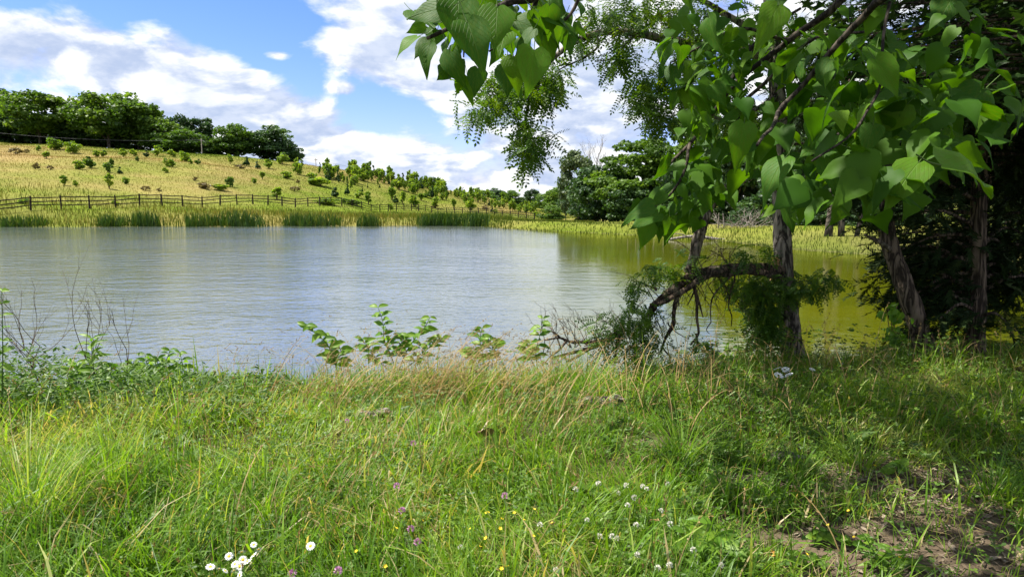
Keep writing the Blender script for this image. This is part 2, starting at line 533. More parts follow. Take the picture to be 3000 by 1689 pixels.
M_LOCUST = leaf_mat('locust_leaf', [(0.0, (0.030, 0.080, 0.010)), (0.5, (0.065, 0.14, 0.012)), (0.9, (0.12, 0.20, 0.015)), (1.0, (0.17, 0.12, 0.03))], 0.45, (1.5, 1.4, 0.3), 0.5, 0.25, 0.12)
M_BROADLEAF = leaf_mat('broad_leaf', [(0.0, (0.05, 0.13, 0.010)), (0.5, (0.105, 0.22, 0.016)), (1.0, (0.19, 0.31, 0.03))], 0.45, (1.3, 1.4, 0.35), 0.45, 0.3, 0.12)
M_CEDAR = leaf_mat('cedar_needle', [(0.0, (0.012, 0.026, 0.008)), (0.6, (0.026, 0.05, 0.014)), (1.0, (0.06, 0.07, 0.02))], 0.12, rough=0.7, spec=0.1, objr=0.1)
M_CROWN = leaf_mat('tree_crown', [(0.0, (0.040, 0.085, 0.012)), (0.35, (0.075, 0.145, 0.018)), (0.7, (0.12, 0.20, 0.024)), (1.0, (0.18, 0.26, 0.04))], 0.42, (1.3, 1.35, 0.5), 0.55, 0.25, 0.16)
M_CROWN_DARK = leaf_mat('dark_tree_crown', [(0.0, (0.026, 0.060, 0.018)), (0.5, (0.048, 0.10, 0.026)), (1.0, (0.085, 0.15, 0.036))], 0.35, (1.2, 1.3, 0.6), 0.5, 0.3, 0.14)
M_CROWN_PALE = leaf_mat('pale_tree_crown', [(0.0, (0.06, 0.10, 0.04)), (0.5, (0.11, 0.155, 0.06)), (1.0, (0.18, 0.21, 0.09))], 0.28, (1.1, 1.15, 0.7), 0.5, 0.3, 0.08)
M_BUSH = leaf_mat('sapling_leaf', [(0.0, (0.075, 0.15, 0.016)), (0.5, (0.20, 0.30, 0.030)), (1.0, (0.30, 0.37, 0.05))], 0.52, (1.3, 1.3, 0.4), 0.5, 0.25, 0.18)
M_BUSH_BROWN = leaf_mat('dry_shrub', [(0.0, (0.08, 0.07, 0.02)), (0.5, (0.16, 0.12, 0.04)), (1.0, (0.18, 0.17, 0.04))], 0.25, objr=0.1)
M_CLOVER = leaf_mat('clover_leaf', [(0.0, (0.035, 0.085, 0.010)), (0.5, (0.08, 0.155, 0.016)), (1.0, (0.14, 0.22, 0.03))], 0.35, (1.2, 1.4, 0.4), 0.5, 0.3, 0.0)
M_DRY = leaf_mat('dry_stalk', [(0.0, (0.13, 0.085, 0.035)), (0.5, (0.29, 0.195, 0.07)), (1.0, (0.40, 0.30, 0.14))], 0.25, (1.1, 1.0, 0.8), 0.6, 0.2, 0.1)
M_BARK = bark_mat('locust_bark', (0.03, 0.024, 0.019), (0.31, 0.26, 0.21), 16, 0.9, 0.2, 0.5)
M_BARK2 = bark_mat('cedar_bark', (0.03, 0.022, 0.016), (0.19, 0.145, 0.105), 18, 0.8, 0.12)
M_BARKFAR = bark_mat('far_bark', (0.04, 0.033, 0.027), (0.14, 0.115, 0.09), 3, 0.3, 0.3)
M_DEAD = bark_mat('dead_wood', (0.05, 0.038, 0.028), (0.30, 0.245, 0.19), 22, 0.9, 0.3, 0.2)
M_DEADDARK = bark_mat('dark_dead_wood', (0.022, 0.016, 0.012), (0.14, 0.10, 0.07), 22, 0.9, 0.3, 0.25)
M_GREYWOOD = bark_mat('grey_wood', (0.12, 0.10, 0.085), (0.42, 0.37, 0.31), 14, 0.8, 0.2)
M_FENCE = bark_mat('fence_wood', (0.018, 0.014, 0.011), (0.065, 0.05, 0.038), 9, 0.6, 0.3)
M_POLE = bark_mat('pole_wood', (0.22, 0.19, 0.15), (0.42, 0.37, 0.30), 6, 0.3, 0.1)
M_WIRE = plain_mat('wire_metal', (0.10, 0.10, 0.11), (0.14, 0.14, 0.15), 3)
M_STEM = plain_mat('green_stem', (0.05, 0.10, 0.02), (0.09, 0.15, 0.03), 40)
M_STEMBROWN = plain_mat('brown_stem', (0.07, 0.045, 0.025), (0.14, 0.09, 0.05), 40)
M_PETAL = plain_mat('white_petal', (0.74, 0.74, 0.72), (0.82, 0.82, 0.80), 60, 0.6)
M_YELLOW = plain_mat('yellow_petal', (0.70, 0.48, 0.02), (0.80, 0.60, 0.04), 80, 0.5)
M_PINK = plain_mat('pink_petal', (0.46, 0.20, 0.36), (0.66, 0.38, 0.54), 120, 0.6)
M_CREAM = plain_mat('cream_petal', (0.60, 0.58, 0.47), (0.76, 0.74, 0.66), 120, 0.6)
M_LITTER = leaf_mat('leaf_litter', [(0.0, (0.05, 0.036, 0.022)), (0.5, (0.15, 0.112, 0.072)), (1.0, (0.28, 0.23, 0.17))], 0.1, (1, 1, 1), 0.8, 0.1, 0.0)
M_ORANGE = plain_mat('orange_leaf', (0.55, 0.22, 0.04), (0.68, 0.34, 0.07), 60, 0.6)
M_BROWNLEAF = plain_mat('brown_leaf', (0.20, 0.11, 0.06), (0.33, 0.20, 0.12), 60, 0.6)


def water_mat():
    m, n = new_mat('pond_water')
    tc_ = n.n('ShaderNodeTexCoord')
    def mp(sx, sy, rz):
        q = n.n('ShaderNodeMapping', in_Vector=tc_.outputs['Object'])
        q.inputs['Scale'].default_value = (sx, sy, 1); q.inputs['Rotation'].default_value = (0, 0, rz)
        return q.outputs[0]
    a = n.noise(mp(0.62, 1.0, 0.06), 4.2, 3, 0.5, 0.5)
    b = n.noise(mp(0.75, 1.0, -0.12), 10.0, 3, 0.55, 0.3)
    c = n.noise(mp(0.45, 1.0, 0.12), 1.7, 2, 0.5, 0.3)
    gust = n.smooth(n.noise(mp(0.35, 1.0, 0.1), 0.11, 4, 0.6), 0.35, 0.65)
    h = n.m('ADD', n.m('ADD', n.m('MULTIPLY', a, 0.55), n.m('MULTIPLY', b, 0.24)), n.m('MULTIPLY', c, 0.7))
    st = n.m('ADD', 0.16, n.m('MULTIPLY', gust, 0.30))
    sx_ = n.n('ShaderNodeSeparateXYZ', in_0=tc_.outputs['Object'])
    lee = n.smooth(sx_.outputs[0], -1.0, 3.0, 1.0, 0.16)
    st = n.m('MULTIPLY', n.m('ADD', st, 0.16), lee)
    bp = n.n('ShaderNodeBump', in_Distance=0.085, in_Height=h, in_Strength=st)
    turb = n.smooth(n.noise(mp(1, 1, 0), 0.25, 4, 0.55), 0.3, 0.7)
    murky_green = n.mix(turb, (0.070, 0.083, 0.002), (0.098, 0.106, 0.003))  # murky green body colour for the right side, where less sky reflects
    clear = n.mix(turb, (0.088, 0.106, 0.086), (0.108, 0.124, 0.095))  # paler grey body colour, standing in for sky reflected on open water
    col = n.mix(n.smooth(n.m('ADD', sx_.outputs[0], n.m('MULTIPLY', turb, 1.5)), -0.5, 4.5), clear, murky_green)
    p = n.n('ShaderNodeBsdfPrincipled', in_Roughness=0.04, in_IOR=1.9, in_Normal=bp.outputs[0])
    n.t.links.new(col, p.inputs['Base Color'])
    n.n('ShaderNodeOutputMaterial', in_Surface=p.outputs[0])
    return m


def ground_mat():
    m, n = new_mat('earth_and_turf')
    at_ = n.n('ShaderNodeAttribute', attribute_name='albedo')
    ge = n.n('ShaderNodeNewGeometry')
    big = n.noise(ge.outputs['Position'], 0.09, 6, 0.65)
    mid = n.noise(ge.outputs['Position'], 1.3, 6, 0.65)
    fine_ = n.noise(ge.outputs['Position'], 24.0, 6, 0.7)
    k = n.m('ADD', n.m('ADD', n.m('MULTIPLY', big, 0.5), n.m('MULTIPLY', mid, 0.6)), n.m('MULTIPLY', fine_, 0.9))
    v = n.smooth(k, 0.65, 1.35, 0.6, 1.4)
    vc = n.vec(v, v, v)
    col = n.mix(1.0, at_.outputs['Color'], vc, blend='MULTIPLY')
    b = n.n('ShaderNodeBump', in_Strength=0.7, in_Distance=0.03, in_Height=n.m('ADD', fine_, mid))
    p = n.n('ShaderNodeBsdfPrincipled', in_Roughness=0.95, in_Normal=b.outputs[0])
    p.inputs['Specular IOR Level'].default_value = 0.05
    n.t.links.new(col, p.inputs['Base Color'])
    n.n('ShaderNodeOutputMaterial', in_Surface=p.outputs[0])
    return m


# ------------------------------------------------------------------ ground sheet
DIRT = [(2.0, 2.95, 1.25, 0.85), (1.15, 2.45, .6, .3), (2.9, 2.5, 1.0, .6), (2.3, 3.75, .75, .4), (1.35, 3.75, .35, .22), (2.05, 3.9, .5, .2), (1.0, 4.4, .35, .2)]


def dirt(x, y):
    d = np.zeros(np.shape(x))
    for cx, cy, a, b in DIRT:
        d = np.maximum(d, 1 - np.hypot((x - cx) / a, (y - cy) / b))
    d = d + (vnoise(x, y, 0.25, 5) - .5) * 0.6 + (vnoise(x, y, 0.09, 6) - .5) * .3
    return np.clip(d * 2.2, 0, 1)


def goldness(x, y):
    """0 lush green .. 1 dry pinkish hay, over the hill"""
    r = np.hypot(x, y)
    g = vnoise(x, y, 22, 7) * .5 + vnoise(x, y, 7, 8) * .3 + vnoise(x, y, 2.5, 9) * .2
    up_ = np.clip((height(x, y, False) - 2.5) / 5, 0, 1)
    crest = np.clip((r - 178 - x * -0.12) / 14, 0, 1) * (x < -60)
    return np.clip((g - .5) * 1.6 + .28 + up_ * .42 - crest * .5, 0, 1)


def build_ground():
    af = np.radians(np.linspace(-50, 50, 420))
    ab = np.radians(np.linspace(50, 310, 72))[1:-1]
    A = np.concatenate([af, ab])
    R = np.concatenate([np.linspace(0.4, 14, 130), np.geomspace(14.3, 420, 190), np.geomspace(450, 3500, 12)])
    aa, rr = np.meshgrid(A, R, indexing='ij')
    x = (np.sin(aa) * rr).ravel(); y = (np.cos(aa) * rr).ravel()
    z = height(x, y)
    V = np.stack([x, y, z], -1)
    n, m = len(A), len(R)
    i, j = np.meshgrid(np.arange(n), np.arange(m - 1), indexing='ij')
    i2 = (i + 1) % n
    Q = np.stack([i * m + j, i * m + j + 1, i2 * m + j + 1, i2 * m + j], -1).reshape(-1, 4)
    V = np.vstack([V, [[0, 0, hz(0, 0)]]])
    T = np.array([[q * m, ((q + 1) % n) * m, n * m] for q in range(n)])
    mb = MB(); mb.add(V, [Q, T[:, ::-1]])
    o = mb.build('ground', ground_mat(), smooth=True)
    x = V[:, 0]; y = V[:, 1]
    r = np.hypot(x, y)
    col = np.zeros((len(V), 4)); col[:, 3] = 1
    soil = np.array([0.055, 0.055, 0.022]); mud = np.array([0.125, 0.095, 0.064]); bed = np.array([0.10, 0.085, 0.04])
    hay = np.array([0.25, 0.185, 0.07]); lush = np.array([0.115, 0.155, 0.012])
    dd = dirt(x, y)[:, None]
    nearc = soil * (1 - dd) + mud * dd
    g = goldness(x, y)[:, None]
    farc = lush * (1 - g) + hay * g
    t = np.clip((r - 20) / 20, 0, 1)[:, None]
    c = nearc * (1 - t) + farc * t
    sd = pond_sd(x, y)
    s = np.clip(1 - sd / .5, 0, 1)[:, None]
    c = c * (1 - s) + bed * s
    col[:, :3] = c
    a = o.data.attributes.new('albedo', 'FLOAT_COLOR', 'POINT'); a.data.foreach_set('color', col.astype(np.float32).ravel())
    tag(o, 'grassy bank, pond bed and sloping hay meadow', None, None, 'structure')
    return o


build_ground()

# water: one sheet whose border lies under the banks
def build_water():
    c = POND.mean(0)
    bl = []
    for p in POND:
        d = np.array(p) - c; bl.append(np.array(p) + d / np.linalg.norm(d) * 0.6)
    import bmesh
    bm = bmesh.new()
    vs = [bm.verts.new((p[0], p[1], WL)) for p in bl]
    f = bm.faces.new(vs); f.normal_update()
    if f.normal.z < 0: f.normal_flip()
    bmesh.ops.triangulate(bm, faces=[f])
    me = bpy.data.meshes.new('pond_water'); bm.to_mesh(me); bm.free()
    me.materials.append(water_mat())
    tag(link('water', me), 'green rippled pond water reflecting the clouds', None, None, 'structure')


build_water()


# ------------------------------------------------------------------ grasses
def wedge(n, y0, y1, umax=0.95, pw=1.0):
    """random points on the ground, evenly spread over the wedge in front of the viewer"""
    Y = np.sqrt(rng.uniform(y0 ** 2, y1 ** 2, n)); U = rng.uniform(-umax, umax, n)
    return U * Y, Y


def near_grass():
    mb = MB()
    for (n, y0, y1) in ((60000, 1.9, 4.0), (62000, 4.0, 6.2), (62000, 6.2, 10.2)):
        x, y = wedge(n, y0, y1)
        sd = pond_sd(x, y)
        d = dirt(x, y)
        patch = vnoise(x, y, .8, 21); p2 = vnoise(x, y, .35, 22)
        keep = (sd > 0.02) & (rng.uniform(0, 1, n) > d * .93) & (rng.uniform(0, 1, n) < .45 + .75 * p2)
        x, y, sd, patch, p2 = x[keep], y[keep], sd[keep], patch[keep], p2[keep]
        n = len(x); z = height(x, y)
        edge = np.clip(1 - sd / 2.2, 0, 1)
        L = rng.gamma(5, .027, n) + .045
        L *= .65 + .75 * patch
        right = np.clip((x - 0.3) / 2.0, 0, 1) * np.clip(1 - (y - 3) / 3, 0, 1)
        L *= 1 - .35 * right
        L *= 1 + edge * .5 * (rng.uniform(0, 1, n) < .5)
        leftlong = np.clip((-x - 1.4) / 1.0, 0, 1) * np.clip(1 - (y - 3.2) / 2, 0, 1)
        L *= 1 + .8 * leftlong
        Wd = rng.uniform(.0022, .0058, n) * (1 + .12 * y)
        az = rng.uniform(0, 2 * pi, n) * .75 + vnoise(x, y, .7, 23) * 5
        lean = np.abs(rng.normal(.2, .28, n)); bend = np.abs(rng.normal(1.15, .7, n))
        wide = (rng.uniform(0, 1, n) < .15) & (patch > .3); Wd = np.where(wide, Wd * 2.1, Wd); L = np.where(wide, L * 1.15, L)
        tint = np.clip(.42 + .08 * wide + .45 * (vnoise(x, y, 1.3, 24) - .5) + .35 * (p2 - .5) + rng.normal(0, .13, n), 0, .80)
        dry = rng.uniform(0, 1, n) < .085 + .08 * edge + .18 * (vnoise(x, y, .9, 26) > .68)
        tint = np.where(dry, rng.uniform(.78, 1.0, n), tint)
        V, F_, T, _ = blades(np.stack([x, y, z - .01], -1), L, Wd, az, lean, bend, tint, 3)
        mb.add(V, F_, T)
    # the taller fringe along the water
    n = 26000; x = rng.uniform(-7, 6.5, n); y = rng.uniform(5.3, 9.0, n); sd = pond_sd(x, y)
    q = vnoise(x, y, .55, 27); k = (sd > -.05) & (sd < 1.0) & (q > .36); x, y, q = x[k], y[k], q[k]; n = len(x)
    L = rng.uniform(.18, .50, n) * (.45 + .8 * q) * np.where(x > 2.2, .75, 1)
    tint = np.clip(.34 + .5 * (q - .5) + rng.normal(0, .12, n), 0, .76); tint = np.where(rng.uniform(0, 1, n) < .10, rng.uniform(.78, 1, n), tint)
    V, F_, T, _ = blades(np.stack([x, y, height(x, y) - .01], -1), L, rng.uniform(.005, .010, n), rng.uniform(0, 6.3, n), np.abs(rng.normal(.12, .15, n)), np.abs(rng.normal(.6, .5, n)), tint, 3)
    mb.add(V, F_, T)
    o = mb.build('grass', M_GRASS)
    tag(o, 'unmown green grass covering the near bank', 'grass', None, 'stuff')


near_grass()


def seed_stalk_pts(n, xs, ys, L, az, lean, bend):
    return


def tall_stalks():
    """tan flowering grass stalks with feathery heads"""
    mb = MB()
    def batch(x, y, Lm, Ls, az0, azs, lean, bend, head=True, wd=.0032, t0=.35, t1=1.0):
        n = len(x); z = height(x, y)
        L = np.clip(rng.normal(Lm, Ls, n), .15, 1.6)
        az = rng.normal(az0, azs, n)
        V, F_, T, tip = blades(np.stack([x, y, z], -1), L, wd * (1 + .1 * y), az, np.abs(rng.normal(lean, .12, n)), rng.normal(bend, .3, n), rng.uniform(t0, t1, n), 5)
        mb.add(V, F_, T)
        if head:
            k = 9
            C = V.reshape(n, 11, 3)
            tipd = C[:, 10] - C[:, 8]; tipd /= np.linalg.norm(tipd, axis=1)[:, None] + 1e-9
            t = rng.uniform(0, .13, (n, k)) * (L / .7)[:, None]
            P = C[:, 10][:, None] - tipd[:, None] * t[..., None] + rng.normal(0, .004, (n, k, 3))
            D = tipd[:, None] + rng.normal(0, .35, (n, k, 3))
            P = P.reshape(-1, 3); D = D.reshape(-1, 3)
            R = frames(D, rand_dirs(len(D)))
            instance(mb, (QUAD[0] * np.array([.28, 1, 1]), QUAD[1]), R, P, rng.uniform(.014, .030, len(P)), rng.uniform(.45, 1, len(P)))
    # loosely everywhere
    x, y = wedge(750, 2.3, 8.8, .85); k = (pond_sd(x, y) > .05) & (dirt(x, y) < .3); batch(x[k], y[k], .48, .14, 0, 2.0, .2, .8)
    # along the water's edge
    x = rng.uniform(-6, 3.2, 320); y = rng.uniform(5.4, 8.6, 320); sd = pond_sd(x, y); k = (sd > .0) & (sd < 1.1) & (vnoise(x, y, .7, 31) > .4)
    batch(x[k], y[k], .46, .14, 0, 1.5, .15, .45)
    # the arching tan swath in the middle of the bank
    for (c, r, s, n, az0) in ((405, 402, .45, 90, 0.2), (455, 395, .35, 70, .3), (375, 392, .35, 60, 2.8), (430, 375, .35, 60, .1), (640, 400, .4, 50, 1), (300, 400, .5, 40, 0), (695, 425, .35, 34, 2), (735, 400, .4, 34, 1.5), (690, 395, .3, 26, 1), (500, 430, .4, 26, 0.5), (720, 440, .3, 20, 2.5)):
        n = int(n * (1.5 if c < 600 else .6)); p = hit(c, r); x = rng.normal(p.x, s, n); y = rng.normal(p.y, s * .6, n); k = pond_sd(x, y) > .02
        batch(x[k], y[k], .72, .15, az0, .5, .35, 1.25, True, .0044, .4, .9)
    # tall thin stalks against the water
    for (c, r, n, s) in ((225, 372, 26, .28), (265, 374, 24, .25), (210, 372, 12, .1), (320, 372, 18, .3), (500, 372, 26, .45), (470, 370, 24, .35), (550, 372, 14, .3)):
        p = hit(c, r); x = rng.normal(p.x, s, n); y = rng.normal(p.y, .15, n)
        k = pond_sd(x, y) > .0
        batch(x[k], y[k], .72, .18, 0, 2, .10, .3, True, .0030, .1, .8)
    # short stalks with compact brown heads, like ribwort
    x, y = wedge(700, 2.0, 5.5, .85); k = (dirt(x, y) < .4) & (vnoise(x, y, .8, 33) > .35); x, y = x[k], y[k]; n = len(x); z = height(x, y)
    V, F_, T, tip = blades(np.stack([x, y, z], -1), rng.uniform(.14, .32, n), .0028, rng.uniform(0, 6.3, n), np.abs(rng.normal(.1, .12, n)), rng.uniform(0, .4, n), rng.uniform(.1, .5, n), 3)
    mb.add(V, F_, T)
    for q in range(7):
        instance(mb, (QUAD[0] * np.array([.55, 1, 1]), QUAD[1]), frames(np.stack([rng.normal(0, .3, n), rng.normal(0, .3, n), np.ones(n)], -1), rand_dirs(n)), tip + np.array([0, 0, -.018 + .003 * q]), rng.uniform(.010, .017, n), rng.uniform(.2, .9, n))
    o = mb.build('seeding_grass', M_DRY)
    tag(o, 'tan seeding grass stalks arching over the bank', 'grass', None, 'stuff')


tall_stalks()


def low_herbs():
    """clover and small broad leaved weeds between the grass"""
    a = np.linspace(0, 2 * pi, 7, endpoint=False)
    leaflet = np.array([(0, 0, 0), (.35, .45, .08), (.28, .9, .05), (0, 1, -.02), (-.28, .9, .05), (-.35, .45, .08)])
    base = (leaflet, [np.array([[0, 1, 2, 3], [0, 3, 4, 5]])])
    mb = MB()
    for (n, y0, y1, s0, s1) in ((9000, 1.9, 4.2, .012, .024), (7000, 4.2, 7.5, .018, .034), (3000, 7.0, 9.5, .03, .05)):
        x, y = wedge(n, y0, y1, .9)
        cl = vnoise(x, y, .6, 41) + .25 * np.clip((x - 1) / 3, 0, 1)
        k = (pond_sd(x, y) > .05) & (cl > .36) & (rng.uniform(0, 1, n) > dirt(x, y) * .75)
        x, y = x[k], y[k]; n = len(x)
        z = height(x, y) + rng.uniform(.02, .16, n) * (1 + .25 * (y > 4.2))
        z = z + (y > 7) * rng.uniform(0, .3, n)
        t = rng.uniform(.1, .9, n)
        a0 = rng.uniform(0, 2 * pi, n)
        for q in range(3):
            a_ = a0 + q * 2.09
            D = np.stack([np.cos(a_), np.sin(a_), rng.normal(.15, .3, n)], -1)
            R = frames(D, np.stack([rng.normal(0, .35, n), rng.normal(-.25, .35, n), np.ones(n)], -1))
            instance(mb, base, R, np.stack([x, y, z], -1), rng.uniform(s0, s1, n), t)
    # rank weeds on the left bank
    n = 26000; x = rng.uniform(-7, -1.9, n); y = rng.uniform(3.9, 6.6, n)
    sd = pond_sd(x, y); k = (sd > 0) & (sd < 2.3) & (vnoise(x, y, .5, 43) > .36); x, y = x[k], y[k]; n = len(x)
    z = height(x, y) + rng.uniform(.02, .62, n) * (.35 + .65 * vnoise(x, y, .45, 44)) * np.clip((-x - 1.2) / 2, .3, 1)
    t = rng.uniform(0, .75, n) * (.5 + vnoise(x, y, .6, 45)); a_ = rng.uniform(0, 6.28, n)
    R = frames(np.stack([np.cos(a_), np.sin(a_), rng.normal(.1, .5, n)], -1), np.stack([rng.normal(0, .4, n), rng.normal(-.4, .4, n), np.ones(n)], -1))
    instance(mb, (leaflet * np.array([.62, 1, 1]), base[1]), R, np.stack([x, y, z], -1), rng.uniform(.025, .06, n), t)
    # rosettes of longer leaves, plantain and young dock
    n = 800; x, y = wedge(n, 2.0, 6.8, .9); k = (dirt(x, y) < .5) & (vnoise(x, y, .7, 46) > .4); x, y = x[k], y[k]; n = len(x)
    lv = np.array([(0, 0, 0), (.16, .45, .06), (0, .5, .02), (-.16, .45, .06), (0, 1, -.18)])
    lb_ = (lv, [np.array([[0, 1, 2], [0, 2, 3], [1, 4, 2], [3, 2, 4]])])
    sz = rng.uniform(.07, .17, n); t0 = rng.uniform(.2, .8, n)
    for q in range(7):
        a_ = q * .9 + rng.uniform(0, .6, n)
        R = frames(np.stack([np.cos(a_), np.sin(a_), rng.uniform(.3, 1.2, n)], -1), np.stack([rng.normal(0, .2, n), rng.normal(-.2, .2, n), np.ones(n)], -1))
        instance(mb, lb_, R, np.stack([x, y, height(x, y) + .01], -1), sz * rng.uniform(.7, 1.1, n), t0 + rng.normal(0, .08, n))
    tag(mb.build('clover_leaves', M_CLOVER), 'low clover and broad leaved weeds between the grass blades', 'weeds', None, 'stuff')


low_herbs()


def litter():
    mb = MB()
    n = 9000
    i = rng.integers(0, 5, n)
    D = np.array(DIRT)[i]
    x = D[:, 0] + rng.normal(0, .6, n) * D[:, 2]; y = D[:, 1] + rng.normal(0, .6, n) * D[:, 3]
    k = dirt(x, y) > .15; x, y = x[k], y[k]; n = len(x)
    a = rng.uniform(0, 2 * pi, n)
    R = frames(np.stack([np.cos(a), np.sin(a), rng.normal(0, .15, n)], -1), np.stack([rng.normal(0, .35, n), rng.normal(0, .35, n), np.ones(n)], -1))
    P = np.stack([x, y, height(x, y) + rng.uniform(.003, .014, n)], -1)
    instance(mb, (QUAD[0] * np.array([.45, 1, 1]), QUAD[1]), R, P, rng.gamma(3, .008, n) + .006, rng.uniform(0, 1, n) ** 1.2)
    h = n // 4
    instance(mb, (QUAD[0] * np.array([.07, 1, 1]), QUAD[1]), R[:h], P[:h] + np.array([0.03, 0, .006]), rng.uniform(.05, .16, h), rng.uniform(.2, 1, h))
    tag(mb.build('leaf_litter', M_LITTER), 'dry leaf litter and straw scattered over the bare earth', 'litter', None, 'stuff')


litter()


def far_grass():
    # hill meadow
    mb = MB()
    n = 150000
    U = rng.uniform(-.95, .12, n); Y = np.sqrt(rng.uniform(58 ** 2, 205 ** 2, n)); x = U * Y
    ok = pond_sd(x, Y) > 1.0
    x, Y = x[ok], Y[ok]; n = len(x)
    z = height(x, Y)
    g = goldness(x, Y)
    t = np.clip(g * .75 + .18 + rng.normal(0, .05, n), 0, 1)
    V, F_, T, _ = blades(np.stack([x, Y, z - .05], -1), rng.uniform(.10, .34, n), rng.uniform(.05, .10, n) * (Y / 90), rng.uniform(0, 6.3, n), np.abs(rng.normal(.1, .15, n)), rng.uniform(0, .6, n), t, 1)
    mb.add(V, F_, T)
    tag(mb.build('meadow_grass', M_FARGRASS), 'golden and green meadow grass over the hillside', 'grass', None, 'stuff')
    # bank along the far shore
    mb = MB()
    n = 90000
    U = rng.uniform(-1.0, .75, n); Y = rng.uniform(20, 130, n); x = U * Y
    sd = pond_sd(x, Y)
    lim = np.where(x > 4, 11, np.where(x > 0, 20, 30))
    ok = (sd > -.3) & (sd < lim) & (rng.uniform(0, 1, n) < np.clip(1.25 - sd / lim, .25, 1))
    x, Y, sd = x[ok], Y[ok], sd[ok]; n = len(x)
    z = height(x, Y)
    left = np.clip((-x - 0) / 12, 0, 1)
    gr = vnoise(x, Y, 4, 51) * .6 + vnoise(x, Y, 1.4, 52) * .4
    L = np.where(x > 0, rng.uniform(.3, .5, n), rng.uniform(.35, .75, n)) * (1 + .25 * left * (sd < 4)) * (.7 + .6 * gr) * np.where(x > 0, .55, 1)
    t = np.clip(.20 + (gr - .5) * .5 + left * .26 * (sd > .9) + (.16 * (x > 9) * (sd > 2.0)) - .06 * (x > 0) + rng.normal(0, .12, n) + (sd < 1.2) * .05, 0, 1)
    V, F_, T, _ = blades(np.stack([x, Y, np.maximum(z, WL) - .03], -1), L, rng.uniform(.02, .05, n) * (Y / 45), rng.uniform(0, 6.3, n), np.abs(rng.normal(.08, .12, n)), rng.uniform(0, .7, n), t, 2)
    mb.add(V, F_, T)
    # a second, denser fringe right at the water line
    n = 60000
    U = rng.uniform(-1.0, .75, n); Y = rng.uniform(20, 66, n); x = U * Y
    sd = pond_sd(x, Y); ok = (sd > -.5) & (sd < 3.0) & (Y > 15); x, Y, sd = x[ok], Y[ok], sd[ok]; n = len(x)
    gr = vnoise(x, Y, 3, 53)
    left = np.clip(-x / 12, 0, 1)
    V, F_, T, _ = blades(np.stack([x, Y, np.maximum(height(x, Y), WL) - .03], -1), rng.uniform(.3, .72, n) * (.38 + .62 * left) * (.75 + .5 * gr), rng.uniform(.02, .045, n) * (Y / 45), rng.uniform(0, 6.3, n), np.abs(rng.normal(.05, .1, n)), rng.uniform(0, .5, n), np.clip(.12 + .3 * (gr - .4) + .34 * left * (sd > .8) + rng.normal(0, .12, n), 0, 1), 2)
    mb.add(V, F_, T)
    tag(mb.build('shore_grass', M_FARGRASS), 'tall rank grass along the far shore of the pond', 'grass', None, 'stuff')


far_grass()


# ------------------------------------------------------------------ cattails
def cattail_mesh(seed, wdt, n=260):
    mb = MB()
    x = np.clip(rng.normal(0, wdt * .42, n), -.62 * wdt, .62 * wdt); y = np.clip(rng.normal(0, .5, n), -.7, .7)
    V, F_, T, _ = blades(np.stack([x, y, np.full(n, -.1)], -1), rng.uniform(.95, 1.75, n) * (1 - .22 * np.abs(x) / wdt), rng.uniform(.035, .06, n), rng.uniform(0, 6.3, n), np.abs(rng.normal(.04, .06, n)), np.abs(rng.normal(.12, .15, n)), rng.uniform(0, .8, n), 3)
    mb.add(V, F_, T)
    return mb.mesh('cattail_clump', M_REED)


CT = [(145, 2.0, 'dense dark cattail clump at the far shore below the fence, leftmost big one'), (111, 1.7, 'low cattail clump left of the leftmost big dark clump'), (199, 1.6, 'medium cattail clump left of the bare earth scar on the far shore'),
      (237, 3.4, 'widest dark cattail clump right of the bare earth scar on the far shore'), (297, 1.8, 'narrow cattail clump right of the widest dark clump'), (319, 2.6, 'broad cattail clump at the far shore under the sparse grey fence posts'),
      (368.5, 1.3, 'small isolated cattail clump near the middle of the far shore'), (427, 1.3, 'small pale cattail clump just left of the twin clumps'), (439, 1.3, 'left of the twin cattail clumps near the shore corner'),
      (452, 1.6, 'loose cattail clump between the twin clumps and the last one'), (475.5, 1.7, 'last cattail clump on the right before the low dam'), (25, 2.4, 'leftmost low cattail clump at the far shore by the frame edge')]
ct_m = [cattail_mesh(i, 1.0) for i in range(3)]
for i, (c, wd, lab) in enumerate(CT):
    p = hit(c, 226.2)
    x, y = p.x, p.y
    for _ in range(60):
        if pond_sd([x], [y])[0] > .2: break
        y += .2
    o = tag(link('cattail_clump', ct_m[i % 3], None, (x, y, WL)), lab, 'cattails', 'cattail clumps along the far shore')
    o.scale = (wd, 1.0, (1.05, .8, .9, 1.0, .85, .85, .85, .8, 1.0, .9, .95, .75)[i]); o.rotation_euler = (0, 0, .3 * (i % 3) - .3)

# bare earth scar on the far bank
# ------------------------------------------------------------------ fence
fence = thing('rail_fence', 'dark wooden three rail fence running along the foot of the hill', 'fence')
posts = []
for i in range(-4, 30):
    x = 63.7 * (-.704 + .01573 * i); y = 63.7 * (1 + .0444 * i); posts.append((x, y))
n_line = len(posts)
x0, y0 = posts[-1]
for k in range(1, 13):
    c = 438.4 + 8.0 * k; yy = y0 - 1.9 * k
    d = ray(c, 212); posts.append((d[0] / d[1] * yy, yy))
mbp = MB()
def box(w_, d_, h_, z0=0):
    V = np.array([(sx * w_ / 2, sy * d_ / 2, z0 + sz * h_) for sz in (0, 1) for sy in (-1, 1) for sx in (-1, 1)])
    Fq = np.array([[0, 2, 3, 1], [4, 5, 7, 6], [0, 1, 5, 4], [2, 6, 7, 3], [0, 4, 6, 2], [1, 3, 7, 5]])
    return V, [Fq]
V, fs = box(.17, .17, 1.75, -.4); V[4:, :2] *= .8; mbp.add(V, fs)
post_me = mbp.mesh('post', M_FENCE)
rails_me = []
